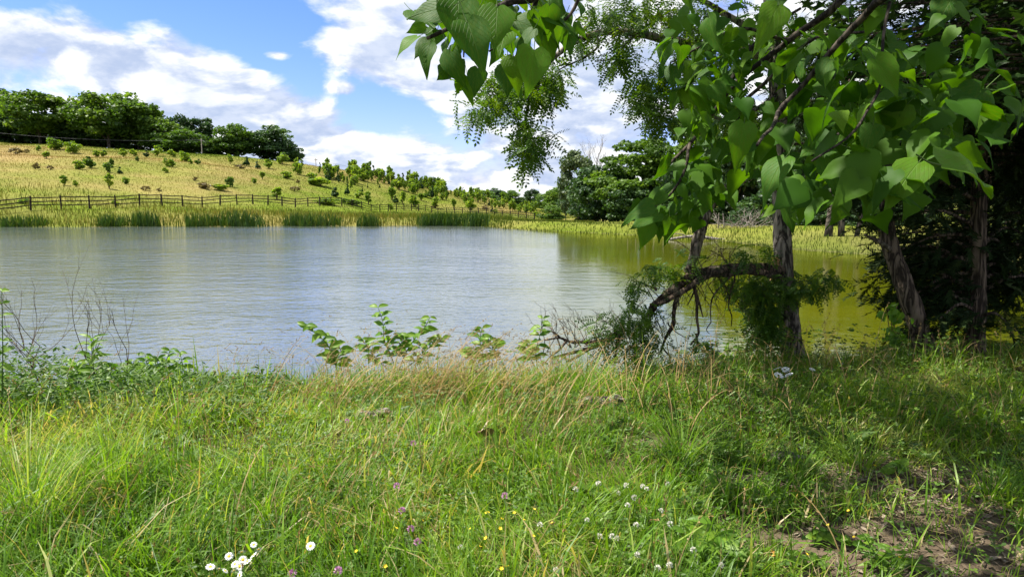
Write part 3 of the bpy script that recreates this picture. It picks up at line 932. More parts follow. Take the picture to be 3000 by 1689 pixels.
for k in range(3):
    V, fs = tube(wob([(0, 0, 0), (.25, 0, .01), (.5, 0, -.012), (.75, 0, .01), (1, 0, 0)], .02, k * 4.1), [.042, .055, .05, .052, .04], 6)
    V[:, 1] *= .7; V[:, 2] *= 1.15
    m_ = MB(); m_.add(V, fs); rails_me.append(m_.mesh('rail', M_FENCE))
pz = [hz(x, y) for x, y in posts]
for i, (x, y) in enumerate(posts):
    o = link('post', post_me, fence, (x, y, pz[i])); o.rotation_euler = (random.uniform(-.04, .04), random.uniform(-.04, .04), random.uniform(0, 1))
    if i + 1 < len(posts):
        x2, y2 = posts[i + 1]
        for h_ in (.42, .80, 1.17):
            a = Vector((x, y, pz[i] + h_ + random.uniform(-.05, .05))); b = Vector((x2, y2, pz[i + 1] + h_ + random.uniform(-.05, .05)))
            d = b - a; L = d.length
            o = link('rail', rails_me[(i + int(h_ * 10)) % 3], fence, a)
            o.rotation_euler = (0, -math.asin(d.z / L), atan2(d.y, d.x)); o.scale = (L, 1, 1)


# ------------------------------------------------------------------ far trees
def crown_np(Wc, Hc, z0, ncl, nlf, ls, flat=.6, seed=0, shape='round', gap=.0):
    """leaf clumps spread through the crown's volume"""
    r = np.random.default_rng(seed)
    mb = MB()
    C = []
    while len(C) < ncl:
        p = r.uniform(-1, 1, 3)
        if shape == 'cone': rad = (1 - (p[2] + 1) / 2) ** .8 * .95 + .08
        elif shape == 'column': rad = (1 - ((p[2] + .1)) ** 2) ** .5 * .9 if abs(p[2] + .1) < 1 else 0
        elif shape == 'spread': rad = (1 - max(p[2], -.5) ** 2) ** .45 if p[2] > -.5 else .86 * (1 + (p[2] + .5) * 1.2)
        else: rad = (1 - p[2] ** 2) ** .5
        rr = np.hypot(p[0], p[1])
        if rr > rad: continue
        if rr < rad * .35 and abs(p[2]) < .5 and r.uniform() < .7: continue
        C.append(p)
    C = np.array(C)
    cw = r.uniform(.20, .38, ncl) * (1 if shape != 'cone' else .7)
    cen = C * np.array([Wc / 2, Wc / 2, Hc / 2]) * .82 + np.array([0, 0, z0 + Hc / 2])
    ct = r.uniform(.05, .75, ncl)
    n = ncl * nlf
    idx = np.repeat(np.arange(ncl), nlf)
    d = r.normal(0, 1, (n, 3)); d[:, 2] = d[:, 2] * .9 + .25; d /= np.linalg.norm(d, axis=1)[:, None]
    rad = r.uniform(.55, 1.0, n) ** .6
    P = cen[idx] + d * (rad * cw[idx] * Wc / 2)[:, None] * np.array([1, 1, flat])
    N = d * .7 + r.normal(0, .5, (n, 3)) + np.array([0, 0, .35])
    D = r.normal(0, 1, (n, 3)) + np.array([0, 0, -.4])
    R = frames(D, N)
    instance(mb, QUAD, R, P, ls * r.uniform(.6, 1.4, n), np.clip(ct[idx] + r.normal(0, .13, n), 0, 1))
    return mb, cen


def tree_proto(name, Wc, Hc, z0, ncl, nlf, ls, mat, seed, shape='round', flat=.6, tr=.35):
    mb, cen = crown_np(Wc, Hc, z0, ncl, nlf, ls, flat, seed, shape)
    crown = mb.mesh('crown', mat)
    t = MB()
    r = random.Random(seed)
    top = z0 + Hc * .75
    pts = spline([(0, 0, -.6), (r.uniform(-.2, .2), r.uniform(-.2, .2), z0 * .7 + .5), (r.uniform(-.4, .4), r.uniform(-.4, .4), top * .6), (r.uniform(-.5, .5), r.uniform(-.5, .5), top)], 9)
    t.add(*tube(pts, np.linspace(tr, tr * .2, 9), 7))
    for c in cen[:: max(1, len(cen) // 9)]:
        s = pts[min(7, max(2, int(len(pts) * .7 * c[2] / top)))]
        t.add(*tube(spline([s, (s + c) / 2 + np.array([0, 0, .4]), c], 5), np.linspace(tr * .35, tr * .08, 5), 5))
    return crown, t.mesh('trunk', M_BARKFAR)


PRO = {}
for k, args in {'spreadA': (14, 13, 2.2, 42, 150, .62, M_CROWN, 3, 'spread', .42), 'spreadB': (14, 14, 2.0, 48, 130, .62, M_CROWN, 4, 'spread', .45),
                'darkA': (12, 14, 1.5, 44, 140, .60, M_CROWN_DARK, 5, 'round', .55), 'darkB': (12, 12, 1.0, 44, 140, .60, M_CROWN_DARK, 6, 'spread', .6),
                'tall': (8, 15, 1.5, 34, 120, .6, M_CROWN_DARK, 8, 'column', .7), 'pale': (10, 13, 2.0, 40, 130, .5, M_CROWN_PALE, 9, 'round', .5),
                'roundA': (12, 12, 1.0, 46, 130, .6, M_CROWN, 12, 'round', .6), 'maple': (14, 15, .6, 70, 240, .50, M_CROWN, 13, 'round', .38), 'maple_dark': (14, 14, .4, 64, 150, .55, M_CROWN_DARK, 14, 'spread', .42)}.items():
    PRO[k] = tree_proto(k, *args)
PDIM = {'spreadA': (14, 15.2), 'spreadB': (14, 16), 'darkA': (12, 15.5), 'darkB': (12, 13), 'tall': (8, 16.5), 'pale': (10, 15), 'roundA': (12, 13), 'maple': (14, 15.8), 'maple_dark': (14, 14.4)}


def far_tree(name, kind, c, top, wpx, Y, label, group, rz=None):
    d = ray(c, 205); x = d[0] / d[1] * Y
    z = hz(x, Y)
    zt = at(c, top, Y).z
    w0, h0 = PDIM[kind]
    sx = wpx / FPX * Y / w0 * 1.06; z -= .9; sz = max(.2, (zt - z)) / h0 * 1.03
    o = thing(name, label, 'tree', (x, Y, z), random.uniform(0, 6.28) if rz is None else rz, group)
    o.scale = (sx, sx, sz)
    link('crown', PRO[kind][0], o); link('trunk', PRO[kind][1], o)
    return o


GH = 'trees along the crest of the hill'
for a in (('oak_tree', 'darkA', -14, 96, 66, 196, 'dark tree cut by the left frame edge on the hill crest'),
          ('oak_tree', 'darkB', 12, 88, 46, 204, 'dark feathery tree at far left behind the lit spreading tree'),
          ('oak_tree', 'spreadA', 46, 88, 74, 192, 'tall spreading sunlit tree on the crest, first from the left frame edge'),
          ('oak_tree', 'darkB', 79, 112, 44, 198, 'lower dark tree in the gap between the two tall spreading trees'),
          ('oak_tree', 'spreadB', 113, 86, 72, 192, 'tallest wide sunlit tree on the crest with layered boughs'),
          ('oak_tree', 'spreadA', 143, 99, 56, 199, 'sloping right shoulder tree beside the tallest crest tree'),
          ('oak_tree', 'roundA', 165, 118, 40, 196, 'round mid green tree right of the tall spreading pair'),
          ('oak_tree', 'darkB', 183, 114, 34, 212, 'blue green tree rising behind the rounded bright bushes'),
          ('oak_tree', 'tall', 205, 112, 30, 214, 'slim dark pointed tree just behind the utility pole'),
          ('oak_tree', 'roundA', 187, 130, 52, 193, 'wide low bright tree left of the utility pole'),
          ('oak_tree', 'roundA', 237, 124, 44, 194, 'bright green domed tree right of the utility pole'),
          ('oak_tree', 'darkA', 268, 123, 58, 200, 'large dark domed tree, last of the crest row on the right'),
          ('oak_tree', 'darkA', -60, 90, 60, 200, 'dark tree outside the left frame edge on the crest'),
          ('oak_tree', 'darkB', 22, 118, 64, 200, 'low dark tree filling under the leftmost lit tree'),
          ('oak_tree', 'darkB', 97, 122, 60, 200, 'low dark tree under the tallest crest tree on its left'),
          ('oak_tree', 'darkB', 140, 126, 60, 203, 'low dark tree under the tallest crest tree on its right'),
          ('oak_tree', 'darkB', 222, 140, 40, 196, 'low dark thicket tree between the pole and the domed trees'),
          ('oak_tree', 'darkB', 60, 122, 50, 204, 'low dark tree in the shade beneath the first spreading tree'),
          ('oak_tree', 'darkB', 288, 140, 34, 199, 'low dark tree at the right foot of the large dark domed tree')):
    far_tree(*a, GH)
GD = 'distant trees at the end of the valley'
for i, (k, c, t, wp, Y, lab) in enumerate((('darkB', 433, 177, 17, 262, 'flat topped tree standing alone behind the sapling ridge'), ('darkB', 470, 193, 26, 290, 'distant tree where the ridge drops into the valley'),
          ('roundA', 482, 190, 28, 285, 'low dense distant tree left of the double crowned one'), ('darkA', 497, 187, 26, 300, 'double crowned distant tree, tallest of the valley group'), ('roundA', 511, 190, 26, 290, 'distant tree right of the tallest valley tree'),
          ('darkA', 521, 197, 24, 310, 'dim distant tree in the dip of the treeline'), ('darkB', 532, 188.5, 17, 300, 'small round topped distant tree standing above the dip'), ('roundA', 546, 193, 26, 230, 'light green tree at the left of the right hand wood'),
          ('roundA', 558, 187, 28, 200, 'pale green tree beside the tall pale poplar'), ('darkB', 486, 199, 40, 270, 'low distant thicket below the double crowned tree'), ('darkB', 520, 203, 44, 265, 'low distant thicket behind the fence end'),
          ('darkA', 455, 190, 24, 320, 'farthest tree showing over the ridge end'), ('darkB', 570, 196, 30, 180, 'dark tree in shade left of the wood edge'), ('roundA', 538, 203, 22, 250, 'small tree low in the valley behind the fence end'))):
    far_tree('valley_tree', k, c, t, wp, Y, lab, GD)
GW = 'trees of the wood on the right bank'
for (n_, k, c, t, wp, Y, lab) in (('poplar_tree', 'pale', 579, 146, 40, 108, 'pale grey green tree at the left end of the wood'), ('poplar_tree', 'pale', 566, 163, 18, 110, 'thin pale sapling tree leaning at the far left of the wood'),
          ('maple_tree', 'maple_dark', 604, 158, 70, 96, 'dark low tree at the water end of the wood'), ('maple_tree', 'maple', 644, 134, 104, 92, 'big maple with sunlit layered tops at the wood edge'),
          ('maple_tree', 'maple_dark', 630, 178, 60, 88, 'dark understorey tree below the big maple'),
          ('maple_tree', 'maple_dark', 588, 192, 40, 102, 'dark bushy tree under the pale poplar'), ('maple_tree', 'roundA', 700, 106, 74, 84, 'light green tree behind the hanging catalpa leaves'),
          ('maple_tree', 'maple_dark', 690, 150, 64, 78, 'dark tree behind the lowest catalpa leaf cluster'), ('maple_tree', 'darkA', 735, 100, 80, 54, 'grey green tree behind the brush pile'),
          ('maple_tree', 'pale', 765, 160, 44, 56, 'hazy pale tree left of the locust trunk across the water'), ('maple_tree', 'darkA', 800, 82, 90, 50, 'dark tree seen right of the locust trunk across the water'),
          ('maple_tree', 'maple_dark', 835, 92, 80, 46, 'dark tree above the bare trunks on the right bank'), ('maple_tree', 'darkA', 872, 78, 84, 46, 'tree behind the cedar foliage on the right bank'),
          ('maple_tree', 'maple_dark', 915, 70, 90, 44, 'tall dark tree hidden behind the leaning trunk'), ('maple_tree', 'darkA', 965, 60, 100, 48, 'dark tree in the deep shade at the right bank'),
          ('maple_tree', 'maple_dark', 1015, 55, 110, 44, 'dark tree at the right frame edge across the water'), ('maple_tree', 'darkB', 770, 190, 70, 48, 'low dark thicket tree behind the brush pile'),
          ('maple_tree', 'darkB', 715, 195, 60, 56, 'low thicket tree left of the brush pile'), ('maple_tree', 'darkA', 670, 200, 60, 80, 'low dark tree right of the maple foot'), ('maple_tree', 'darkA', 1075, 90, 100, 42, 'dark tree just outside the right frame edge')):
    far_tree(n_, k, c, t, wp, Y, lab, GW)

for (c, t, wp, Y, lab) in ((690, 206, 44, 58, 'low thicket bush at the foot of the wood, left end'), (752, 207, 50, 46, 'low thicket bush right behind the brush pile'), (788, 203, 46, 44, 'low thicket bush just right of the locust trunk across the water'), (822, 206, 48, 42, 'low thicket bush left of the bare trunks'), (862, 205, 56, 41, 'low thicket bush right of the bare trunks'), (905, 203, 56, 40, 'low thicket bush behind the leaning trunk across the water')):
    far_tree('thicket_bush', 'maple_dark' if c % 4 else 'darkB', c, t, wp, Y, lab, 'thicket bushes along the right bank')['category'] = 'bush'
# bright bush at the end of the fence
far_tree('round_bush', 'roundA', 552, 205, 26, 122, 'bright green round bush at the end of the rail fence', None)['category'] = 'bush'

# bare trunks on the right bank
for i, (c, lean, lab) in enumerate(((828, .3, 'bare grey trunk in the wood edge, thickest of the three'), (841, -.1, 'upright bare trunk in the middle of the three at the wood edge'), (856, .9, 'slanting thin trunk at the wood edge, right of the upright one'))):
    p = hit(c, 236)
    mb = MB(); mb.add(*tube(spline([(0, 0, -.2), (lean * .3, 0, 1.5), (lean, .2, 4), (lean * 1.6, .3, 8)], 8), np.linspace(.20 - .04 * i, .08, 8), 8))
    t_ = thing('bare_tree', lab, 'tree', p, 0, 'bare trunks at the wood edge'); mb.build('trunk', M_BARKFAR, t_, True)
    mb = MB()
    for q in range(7):
        z = 2.5 + q * .8; a = random.uniform(0, 6.28)
        mb.add(*tube(spline([(lean * z / 5, .1, z), (lean * z / 5 + cos(a) * .7, sin(a) * .7, z + .6), (lean * z / 5 + cos(a) * 1.5, sin(a) * 1.5, z + 1.4)], 5), np.linspace(.05, .015, 5), 5))
    mb.build('branches', M_BARKFAR, t_)


def twiggy(mb, base, d, L, r, depth, rnd, spread=.6, up=.15):
    """recursive bare branching"""
    p = Vector(base); d = Vector(d).normalized()
    pts = [p.copy()]
    for _ in range(4):
        d = (d + Vector((rnd.gauss(0, .13), rnd.gauss(0, .13), rnd.gauss(0, .1) + up * .2))).normalized()
        p = p + d * L / 4; pts.append(p.copy())
    mb.add(*tube(pts, np.linspace(r, r * .55, 5), 5 if depth else 4, cap=False))
    if depth:
        for k in range(rnd.choice((2, 3, 3))):
            q = pts[rnd.choice((2, 3, 4, 4))]
            dd = (d + Vector((rnd.gauss(0, spread), rnd.gauss(0, spread), rnd.gauss(0, spread * .7) + up))).normalized()
            twiggy(mb, q, dd, L * rnd.uniform(.55, .8), r * .55, depth - 1, rnd, spread, up)


# dead bare tree sticking out above the poplar
rnd = random.Random(2)
dt = thing('dead_tree', 'leafless grey dead tree rising above the pale poplar', 'tree', (at(597, 220, 112).x, 112, hz(at(597, 220, 112).x, 112)))
mb = MB(); mb.add(*tube([(0, 0, -.5), (.1, 0, 4), (0, .2, 8)], [.28, .2, .13], 7)); mb.build('trunk', M_GREYWOOD, dt, True)
mb = MB()
for k in range(7):
    twiggy(mb, (0, .15, 5 + k * .5), (rnd.uniform(-.6, .6), rnd.uniform(-.6, .6), 1), 3.0, .07, 3, rnd, .45, .3)
mb.build('branches', M_GREYWOOD, dt)

# brush pile and driftwood
p = hit(748, 228)
bp_ = thing('brush_pile', 'heap of pale dead branches on the far right bank', 'brush pile', p); bp_.scale = (.75, .75, .6)
mb = MB()
for k in range(34):
    a = rnd.uniform(0, 6.28)
    twiggy(mb, (rnd.gauss(0, .9), rnd.gauss(0, .6), rnd.uniform(0, .3)), (cos(a), sin(a) * .7, rnd.uniform(.1, .9)), rnd.uniform(.6, 1.5), .03, 2, rnd, .4, 0)
mb.build('branches', M_GREYWOOD, bp_)
p = onz(692, 239.8, WL)
dw = thing('driftwood', 'bleached driftwood branch lying at the far right shore', 'driftwood', (p[0], p[1], WL))
mb = MB(); mb.add(*tube(spline([(-1.3, .2, .0), (-.5, 0, .16), (.3, .05, .20), (1.2, .1, .06), (2.0, .2, -.05)], 14), np.linspace(.06, .10, 14), 8, .15, 3))
mb.build('log', M_GREYWOOD, dw, True)
mb = MB(); mb.add(*tube(spline([(-.2, 0, .15), (-.7, -.2, .35), (-1.2, -.3, .3)], 6), np.linspace(.04, .015, 6), 5)); mb.build('branch', M_GREYWOOD, dw, True)

# thin fence stakes along the right bank
mb = MB(); V, fs = box(.06, .06, 1.1, -.2); mb.add(V, fs); stake = mb.mesh('stake', M_GREYWOOD)
for k, c in enumerate((628, 636, 645, 655, 664, 676, 718, 724)):
    p = hit(c, 225 + (c - 628) * .03)
    o = tag(link('fence_stake', stake, None, p), 'thin grey fence stake standing in the grass before the dark wood', 'stake', 'fence stakes before the wood'); o.rotation_euler = (random.uniform(-.1, .1), random.uniform(-.1, .1), 0)

# ------------------------------------------------------------------ utility poles
def pole(c, top, Y, h, lab, bar):
    x = ray(c, 205)[0] / ray(c, 205)[1] * Y; z1 = at(c, top, Y).z
    t_ = thing('utility_pole', lab, 'utility pole', (x, Y, z1 - h), 0, 'utility poles on the hill')
    m_ = MB(); m_.add(*tube([(0, 0, 0), (0, 0, h * .5), (0, 0, h)], [.16, .14, .11], 10)); m_.build('pole', M_POLE, t_, True)
    m_ = MB(); V, fs = box(bar, .12, .12, h - .55); m_.add(V, fs); m_.build('crossarm', M_POLE, t_)
    return Vector((x, Y, z1 - .3))


pa = pole(205, 138.5, 188, 9.0, 'pale wooden utility pole in front of the slim dark tree', .9)
pb = pole(317.4, 158, 215, 8.5, 'thin utility pole on the skyline above the sapling ridge', .9)
pc = at(-60, 126, 176)
def wire(a, b, sag, lab):
    a = Vector(a); b = Vector(b)
    pts = [a.lerp(b, t) - Vector((0, 0, sag * 4 * t * (1 - t))) for t in np.linspace(0, 1, 25)]
    m_ = MB(); m_.add(*tube(pts, .035, 5)); tag(m_.build('power_line', M_WIRE), lab, 'wire', 'power lines over the hill')
wire(pc, pa, 1.4, 'power line sagging in front of the crest trees left of the pole')
wire(pa, pb, 1.2, 'power line running from the pale pole to the skyline pole')
wire(pb, pb + Vector((40, 30, -6)), 1.0, 'power line dropping behind the ridge right of the skyline pole')


# ------------------------------------------------------------------ saplings and shrubs on the hill
def shrub_mesh(kind, seed):
    shp, Wc, Hc, ncl, nlf, ls, mat = {'bush': ('round', 1.0, .95, 16, 55, .12, M_BUSH), 'wide': ('round', 1.0, .9, 18, 50, .11, M_BUSH), 'slim': ('column', .52, 1.0, 16, 45, .09, M_BUSH), 'cedar': ('cone', .5, 1.0, 22, 45, .08, M_CROWN_DARK),
                                      'darkbush': ('round', 1.0, .95, 16, 60, .12, M_CROWN), 'brown': ('round', 1.0, .8, 14, 45, .09, M_BUSH_BROWN)}[kind]
    mb, cen = crown_np(Wc, Hc, .04, ncl, nlf, ls, .7, seed, shp)
    for q in range(3 if kind != 'cedar' else 1):
        a = q * 2.1
        V, fs = tube([(0, 0, -.08), (cos(a) * .04, sin(a) * .04, .3), (cos(a) * .1, sin(a) * .1, .7)], [.022, .016, .006], 5)
        mb.add(V, fs, .2, 1)
    return mb.mesh('sapling', [mat, M_STEMBROWN])


SH = {k: [shrub_mesh(k, 30 + 7 * j + q * 3) for q in range(2)] for j, k in enumerate(('bush', 'wide', 'slim', 'cedar', 'darkbush', 'brown'))}
SHD = {'bush': 'leafy green bush', 'wide': 'wide pale green bush', 'slim': 'slim upright sapling', 'cedar': 'dark pointed young cedar', 'darkbush': 'dark round bush', 'brown': 'brownish dry shrub'}
SHC = {'bush': 'bush', 'wide': 'bush', 'slim': 'sapling', 'cedar': 'cedar', 'darkbush': 'bush', 'brown': 'shrub'}
hill1 = [(120, 650, 60, 100, 'brown'), (415, 612, 92, 130, 'wide'), (550, 640, 95, 110, 'wide'), (350, 682, 62, 60, 'slim'), (600, 762, 68, 92, 'bush'), (678, 752, 92, 92, 'darkbush'), (722, 666, 52, 60, 'bush'), (785, 668, 52, 50, 'bush'),
         (845, 740, 58, 45, 'darkbush'), (812, 786, 74, 78, 'darkbush'), (906, 796, 56, 45, 'cedar'), (825, 908, 120, 66, 'slim'), (485, 882, 82, 60, 'slim'), (570, 892, 48, 40, 'bush'), (945, 872, 54, 60, 'bush'), (930, 668, 62, 60, 'bush'), (1010, 662, 52, 60, 'bush'),
         (1105, 670, 62, 46, 'cedar'), (1190, 662, 78, 84, 'bush'), (1300, 668, 54, 70, 'bush'), (1280, 742, 66, 92, 'wide'), (1395, 704, 84, 92, 'wide'), (1495, 724, 44, 46, 'darkbush'), (1440, 722, 40, 40, 'bush'), (1250, 787, 40, 54, 'bush'),
         (1733, 892, 72, 84, 'darkbush'), (1550, 908, 60, 130, 'brown'), (1650, 918, 52, 130, 'wide'), (1738, 722, 76, 40, 'slim'), (1815, 757, 42, 92, 'brown'), (1860, 737, 86, 56, 'cedar'), (1945, 757, 68, 46, 'cedar'), (2025, 757, 70, 62, 'bush'),
         (2130, 722, 84, 100, 'bush'), (1980, 837, 64, 50, 'slim'), (1915, 867, 44, 46, 'bush'), (2090, 988, 104, 84, 'slim'), (2225, 927, 44, 84, 'brown'), (2345, 872, 66, 50, 'cedar'), (2530, 967, 84, 60, 'cedar'), (2165, 832, 56, 92, 'bush'),
         (1200, 927, 34, 44, 'brown'), (1470, 847, 38, 50, 'brown'), (1100, 922, 44, 70, 'brown'), (270, 760, 60, 60, 'brown'), (380, 765, 40, 50, 'brown'), (200, 640, 36, 50, 'brown'), (290, 622, 40, 40, 'bush'), (1035, 700, 34, 34, 'darkbush'), (2250, 865, 34, 40, 'brown'), (870, 1035, 40, 60, 'bush'), (180, 1020, 44, 90, 'wide')]
hill2 = [(302, 568, 100, 46, 'cedar'), (212, 582, 74, 56, 'cedar'), (390, 592, 62, 80, 'bush'), (462, 642, 112, 60, 'slim'), (640, 610, 112, 70, 'slim'), (665, 628, 70, 52, 'cedar'), (722, 642, 112, 50, 'slim'), (805, 658, 84, 90, 'bush'), (1106, 678, 92, 44, 'slim'), (1232, 692, 98, 86, 'bush'),
         (970, 668, 92, 60, 'slim'), (903, 588, 48, 72, 'darkbush'), (1056, 572, 82, 36, 'cedar'), (1020, 602, 44, 40, 'bush'), (1350, 682, 44, 84, 'brown'), (1690, 702, 72, 60, 'bush'), (1645, 702, 62, 56, 'bush'), (1600, 692, 52, 50, 'bush'), (1480, 667, 52, 40, 'slim'), (1420, 706, 36, 40, 'bush'), (960, 665, 34, 70, 'brown'),
         (100, 500, 70, 200, 'wide'), (40, 470, 70, 90, 'bush'), (860, 610, 60, 60, 'slim'), (1730, 730, 40, 60, 'bush'), (630, 690, 60, 40, 'slim'), (150, 640, 50, 200, 'wide'), (330, 640, 50, 180, 'wide')]
plants = [(x / 7.546, 68.2 + y / 7.546, h / 7.546, w_ / 7.546, k) for x, y, h, w_, k in hill1] + [(307.2 + x / 7.546, 119.5 + y / 7.546, h / 7.546, w_ / 7.546, k) for x, y, h, w_, k in hill2]
plants.sort()
cnt = {}
ORD = ['first', 'second', 'third', 'fourth', 'fifth', 'sixth', 'seventh', 'eighth', 'ninth', 'tenth', 'eleventh', 'twelfth', 'thirteenth', 'fourteenth', 'fifteenth', 'sixteenth']
for i, (c, r, h_, w_, k) in enumerate(plants):
    p = hit(c, r, 60)
    sc = p.y / FPX
    band = 'low on the slope near the fence' if r > 186 else ('midway up the hillside' if p.z < 11 and r > 165 else 'high on the hillside under the crest')
    key = (k, band); cnt[key] = cnt.get(key, 0) + 1
    lab = f'{SHD[k]} {band}, {ORD[min(cnt[key] - 1, 15)]} such from the left'
    o = tag(link('sapling' if k in ('slim', 'cedar') else 'shrub', SH[k][i % 2], None, (p.x, p.y, p.z - .05)), lab, SHC[k], 'saplings and shrubs scattered over the hillside')
    W0 = .52 if k in ('slim',) else (.5 if k == 'cedar' else 1.0)
    o.scale = (w_ * sc / W0 * .98, w_ * sc / W0 * .98, h_ * sc * 1.08); o.rotation_euler = (0, 0, random.uniform(0, 6.3))
# crowded saplings on the ridge
SKX = [290, 330, 373, 405, 438, 478, 510, 545]; SKY_ = [165, 169, 174, 181, 187.5, 194.5, 203, 210]
for i in range(215):
    c = random.triangular(292, 545, 370) if i < 130 else random.uniform(330, 545)
    r = np.interp(c, SKX, SKY_) + (abs(random.gauss(0, 5)) + .8 if i < 130 else random.uniform(3, 22) * (1 - (c - 330) / 300))
    p = hit(c, r, 90)
    k = random.choices(('slim', 'cedar', 'bush', 'slim'), (4, 2, 1.2, 2))[0]
    if p.y > 415: continue
    h_ = random.uniform(1.6, 4.0) * (1.1 if i < 130 else .8); w_ = h_ * (random.uniform(.27, .42) if k != 'bush' else .8)
    W0 = .52 if k == 'slim' else (.5 if k == 'cedar' else 1.0)
    lab = {'slim': 'slim green sapling crowded among others along the descending ridge', 'cedar': 'small dark cedar crowded among saplings along the descending ridge', 'bush': 'small leafy bush crowded among saplings along the descending ridge'}[k]
    st_ = 'below the large dark domed tree' if c < 325 else ('right of the skyline pole' if c < 375 else ('on the middle of the falling ridge' if c < 430 else ('near the lone flat topped tree' if c < 478 else 'at the valley end of the ridge')))
    lab = {'slim': 'slim green sapling crowded among others ', 'cedar': 'small dark cedar among crowded saplings ', 'bush': 'small leafy bush among crowded saplings '}[k] + st_
    o = tag(link('sapling' if k != 'bush' else 'shrub', SH[k][i % 2], None, (p.x, p.y, p.z - .05)), lab, SHC[k], ('saplings ' if k == 'slim' else ('young cedars ' if k == 'cedar' else 'small bushes ')) + st_)
    o.scale = (w_ / W0, w_ / W0, h_); o.rotation_euler = (0, 0, random.uniform(0, 6.3))


# ------------------------------------------------------------------ black locust by the water
def pinnate(seed, pairs=7, droop=.35, wl=.12, ll=.21):
    r = random.Random(seed)
    V = []; Q = []
    def pos(t): return np.array([0, t * (1 - .12 * t), -droop * t * t])
    for a, b in ((0, .5), (.5, 1)):
        k = len(V); pa_, pb_ = pos(a), pos(b); V += [pa_ + [-.006, 0, 0], pa_ + [.006, 0, 0], pb_ + [.005, 0, 0], pb_ + [-.005, 0, 0]]; Q.append([k, k + 1, k + 2, k + 3])
    def lf(p, d, L, w_):
        d = np.array(d) / np.linalg.norm(d); s = np.cross(d, [0, 0, 1.0]); s /= np.linalg.norm(s); k = len(V)
        V.extend([p, p + d * L * .5 + s * w_ / 2 + [0, 0, .01], p + d * L, p + d * L * .5 - s * w_ / 2 + [0, 0, .01]]); Q.append([k, k + 1, k + 2, k + 3])
    for i in range(pairs):
        t = .2 + .75 * i / (pairs - 1); p = pos(t)
        for sg in (-1, 1): lf(p, (sg, .35 + r.uniform(-.15, .15), -.25 + r.uniform(-.25, .2)), ll * r.uniform(.85, 1.1) * (1 - .25 * abs(t - .5)), wl)
    lf(pos(1), (0, 1, -.6), ll, wl)
    return np.array(V), [np.array(Q)]


PIN = [pinnate(i, 7, d) for i, d in enumerate((.2, .5, .8))]
pin_me = []
for i in range(6):
    m_ = MB(); V, fs = PIN[i % 3]; m_.add(V, fs, .15 + .14 * i); pin_me.append(m_.mesh('leaf', M_LOCUST))

LY = 7.85
lb = hit(792, 356); LB = Vector((at(792, 356, LY).x, LY, hz(at(792, 356, LY).x, LY)))
loc = thing('locust_tree', 'black locust with furrowed trunk and a broken low limb at the water edge', 'tree', LB)


def L(c, r, dy=0.0):
    return at(c, r, LY + dy) - LB


mb = MB()
trunk_pts = spline([L(795, 362), L(791, 340), L(788, 310), L(785, 285), L(783, 255), L(782, 225, .1), L(781, 180, .15), L(779, 120, .2), L(775, 60, .3), L(771, 10, .4), L(768, -60, .5), L(764, -160, .6)], 90)
tr = np.interp(np.linspace(0, 1, 90), [0, .03, .10, .3, .6, 1], [.150, .128, .112, .098, .088, .06])
mb.add(*tube(trunk_pts, tr, 40, .15, 1, 3.4))
mb.build('trunk', M_BARK, loc, True)
# broken low limb, bent over to the left
mb = MB()
bl_pts = wob(spline([L(786, 272), L(775, 270, -.15), L(758, 267.5, -.3), L(738, 266, -.4), L(715, 268, -.5), L(692, 276, -.55), L(672, 289, -.6), L(655, 306, -.6), L(648, 316, -.55)], 46), .035, 2)
mb.add(*tube(bl_pts, np.interp(np.linspace(0, 1, 46), [0, .2, .6, 1], [.056, .047, .042, .034]), 18, .32, 4, 2.4))
o_bl = mb.build('broken_limb', M_DEADDARK, loc, True); o_bl['label'] = 'dark broken limb bent over to the left'
mb = MB()
for k in range(9):
    a = L(783, 262 + k * 1.5, -.05); mb.add(*tube([a, a + Vector((-.09 - .02 * (k % 3), -.04, .05 - .01 * k)), a + Vector((-.18, -.06, .07 - .018 * k))], [.016, .010, .003], 5))
mb.build('torn_wood', plain_mat('torn_wood', (.30, .17, .07), (.45, .28, .14), 30), loc)
# second limb under it, and hanging dead twigs
def limb(name, pts, r0, r1, mat, n=24, sides=10, rough=.15, seed=1, parent=loc, w_=.02):
    m_ = MB(); m_.add(*tube(wob(spline(pts, n), w_, seed), np.linspace(r0, r1, n), sides, rough, seed, 2.2)); return m_.build(name, mat, parent, True)


limb('branch', [L(738, 270, -.4), L(720, 271, -.55), L(700, 279, -.6), L(685, 290, -.65), L(665, 301, -.65), L(650, 306, -.6)], .035, .028, M_DEADDARK, seed=3)
limb('branch', [L(775, 274, -.2), L(762, 272, -.35), L(745, 270.5, -.45), L(730, 274, -.5), L(712, 275, -.5)], .05, .018, M_DEADDARK, seed=5)
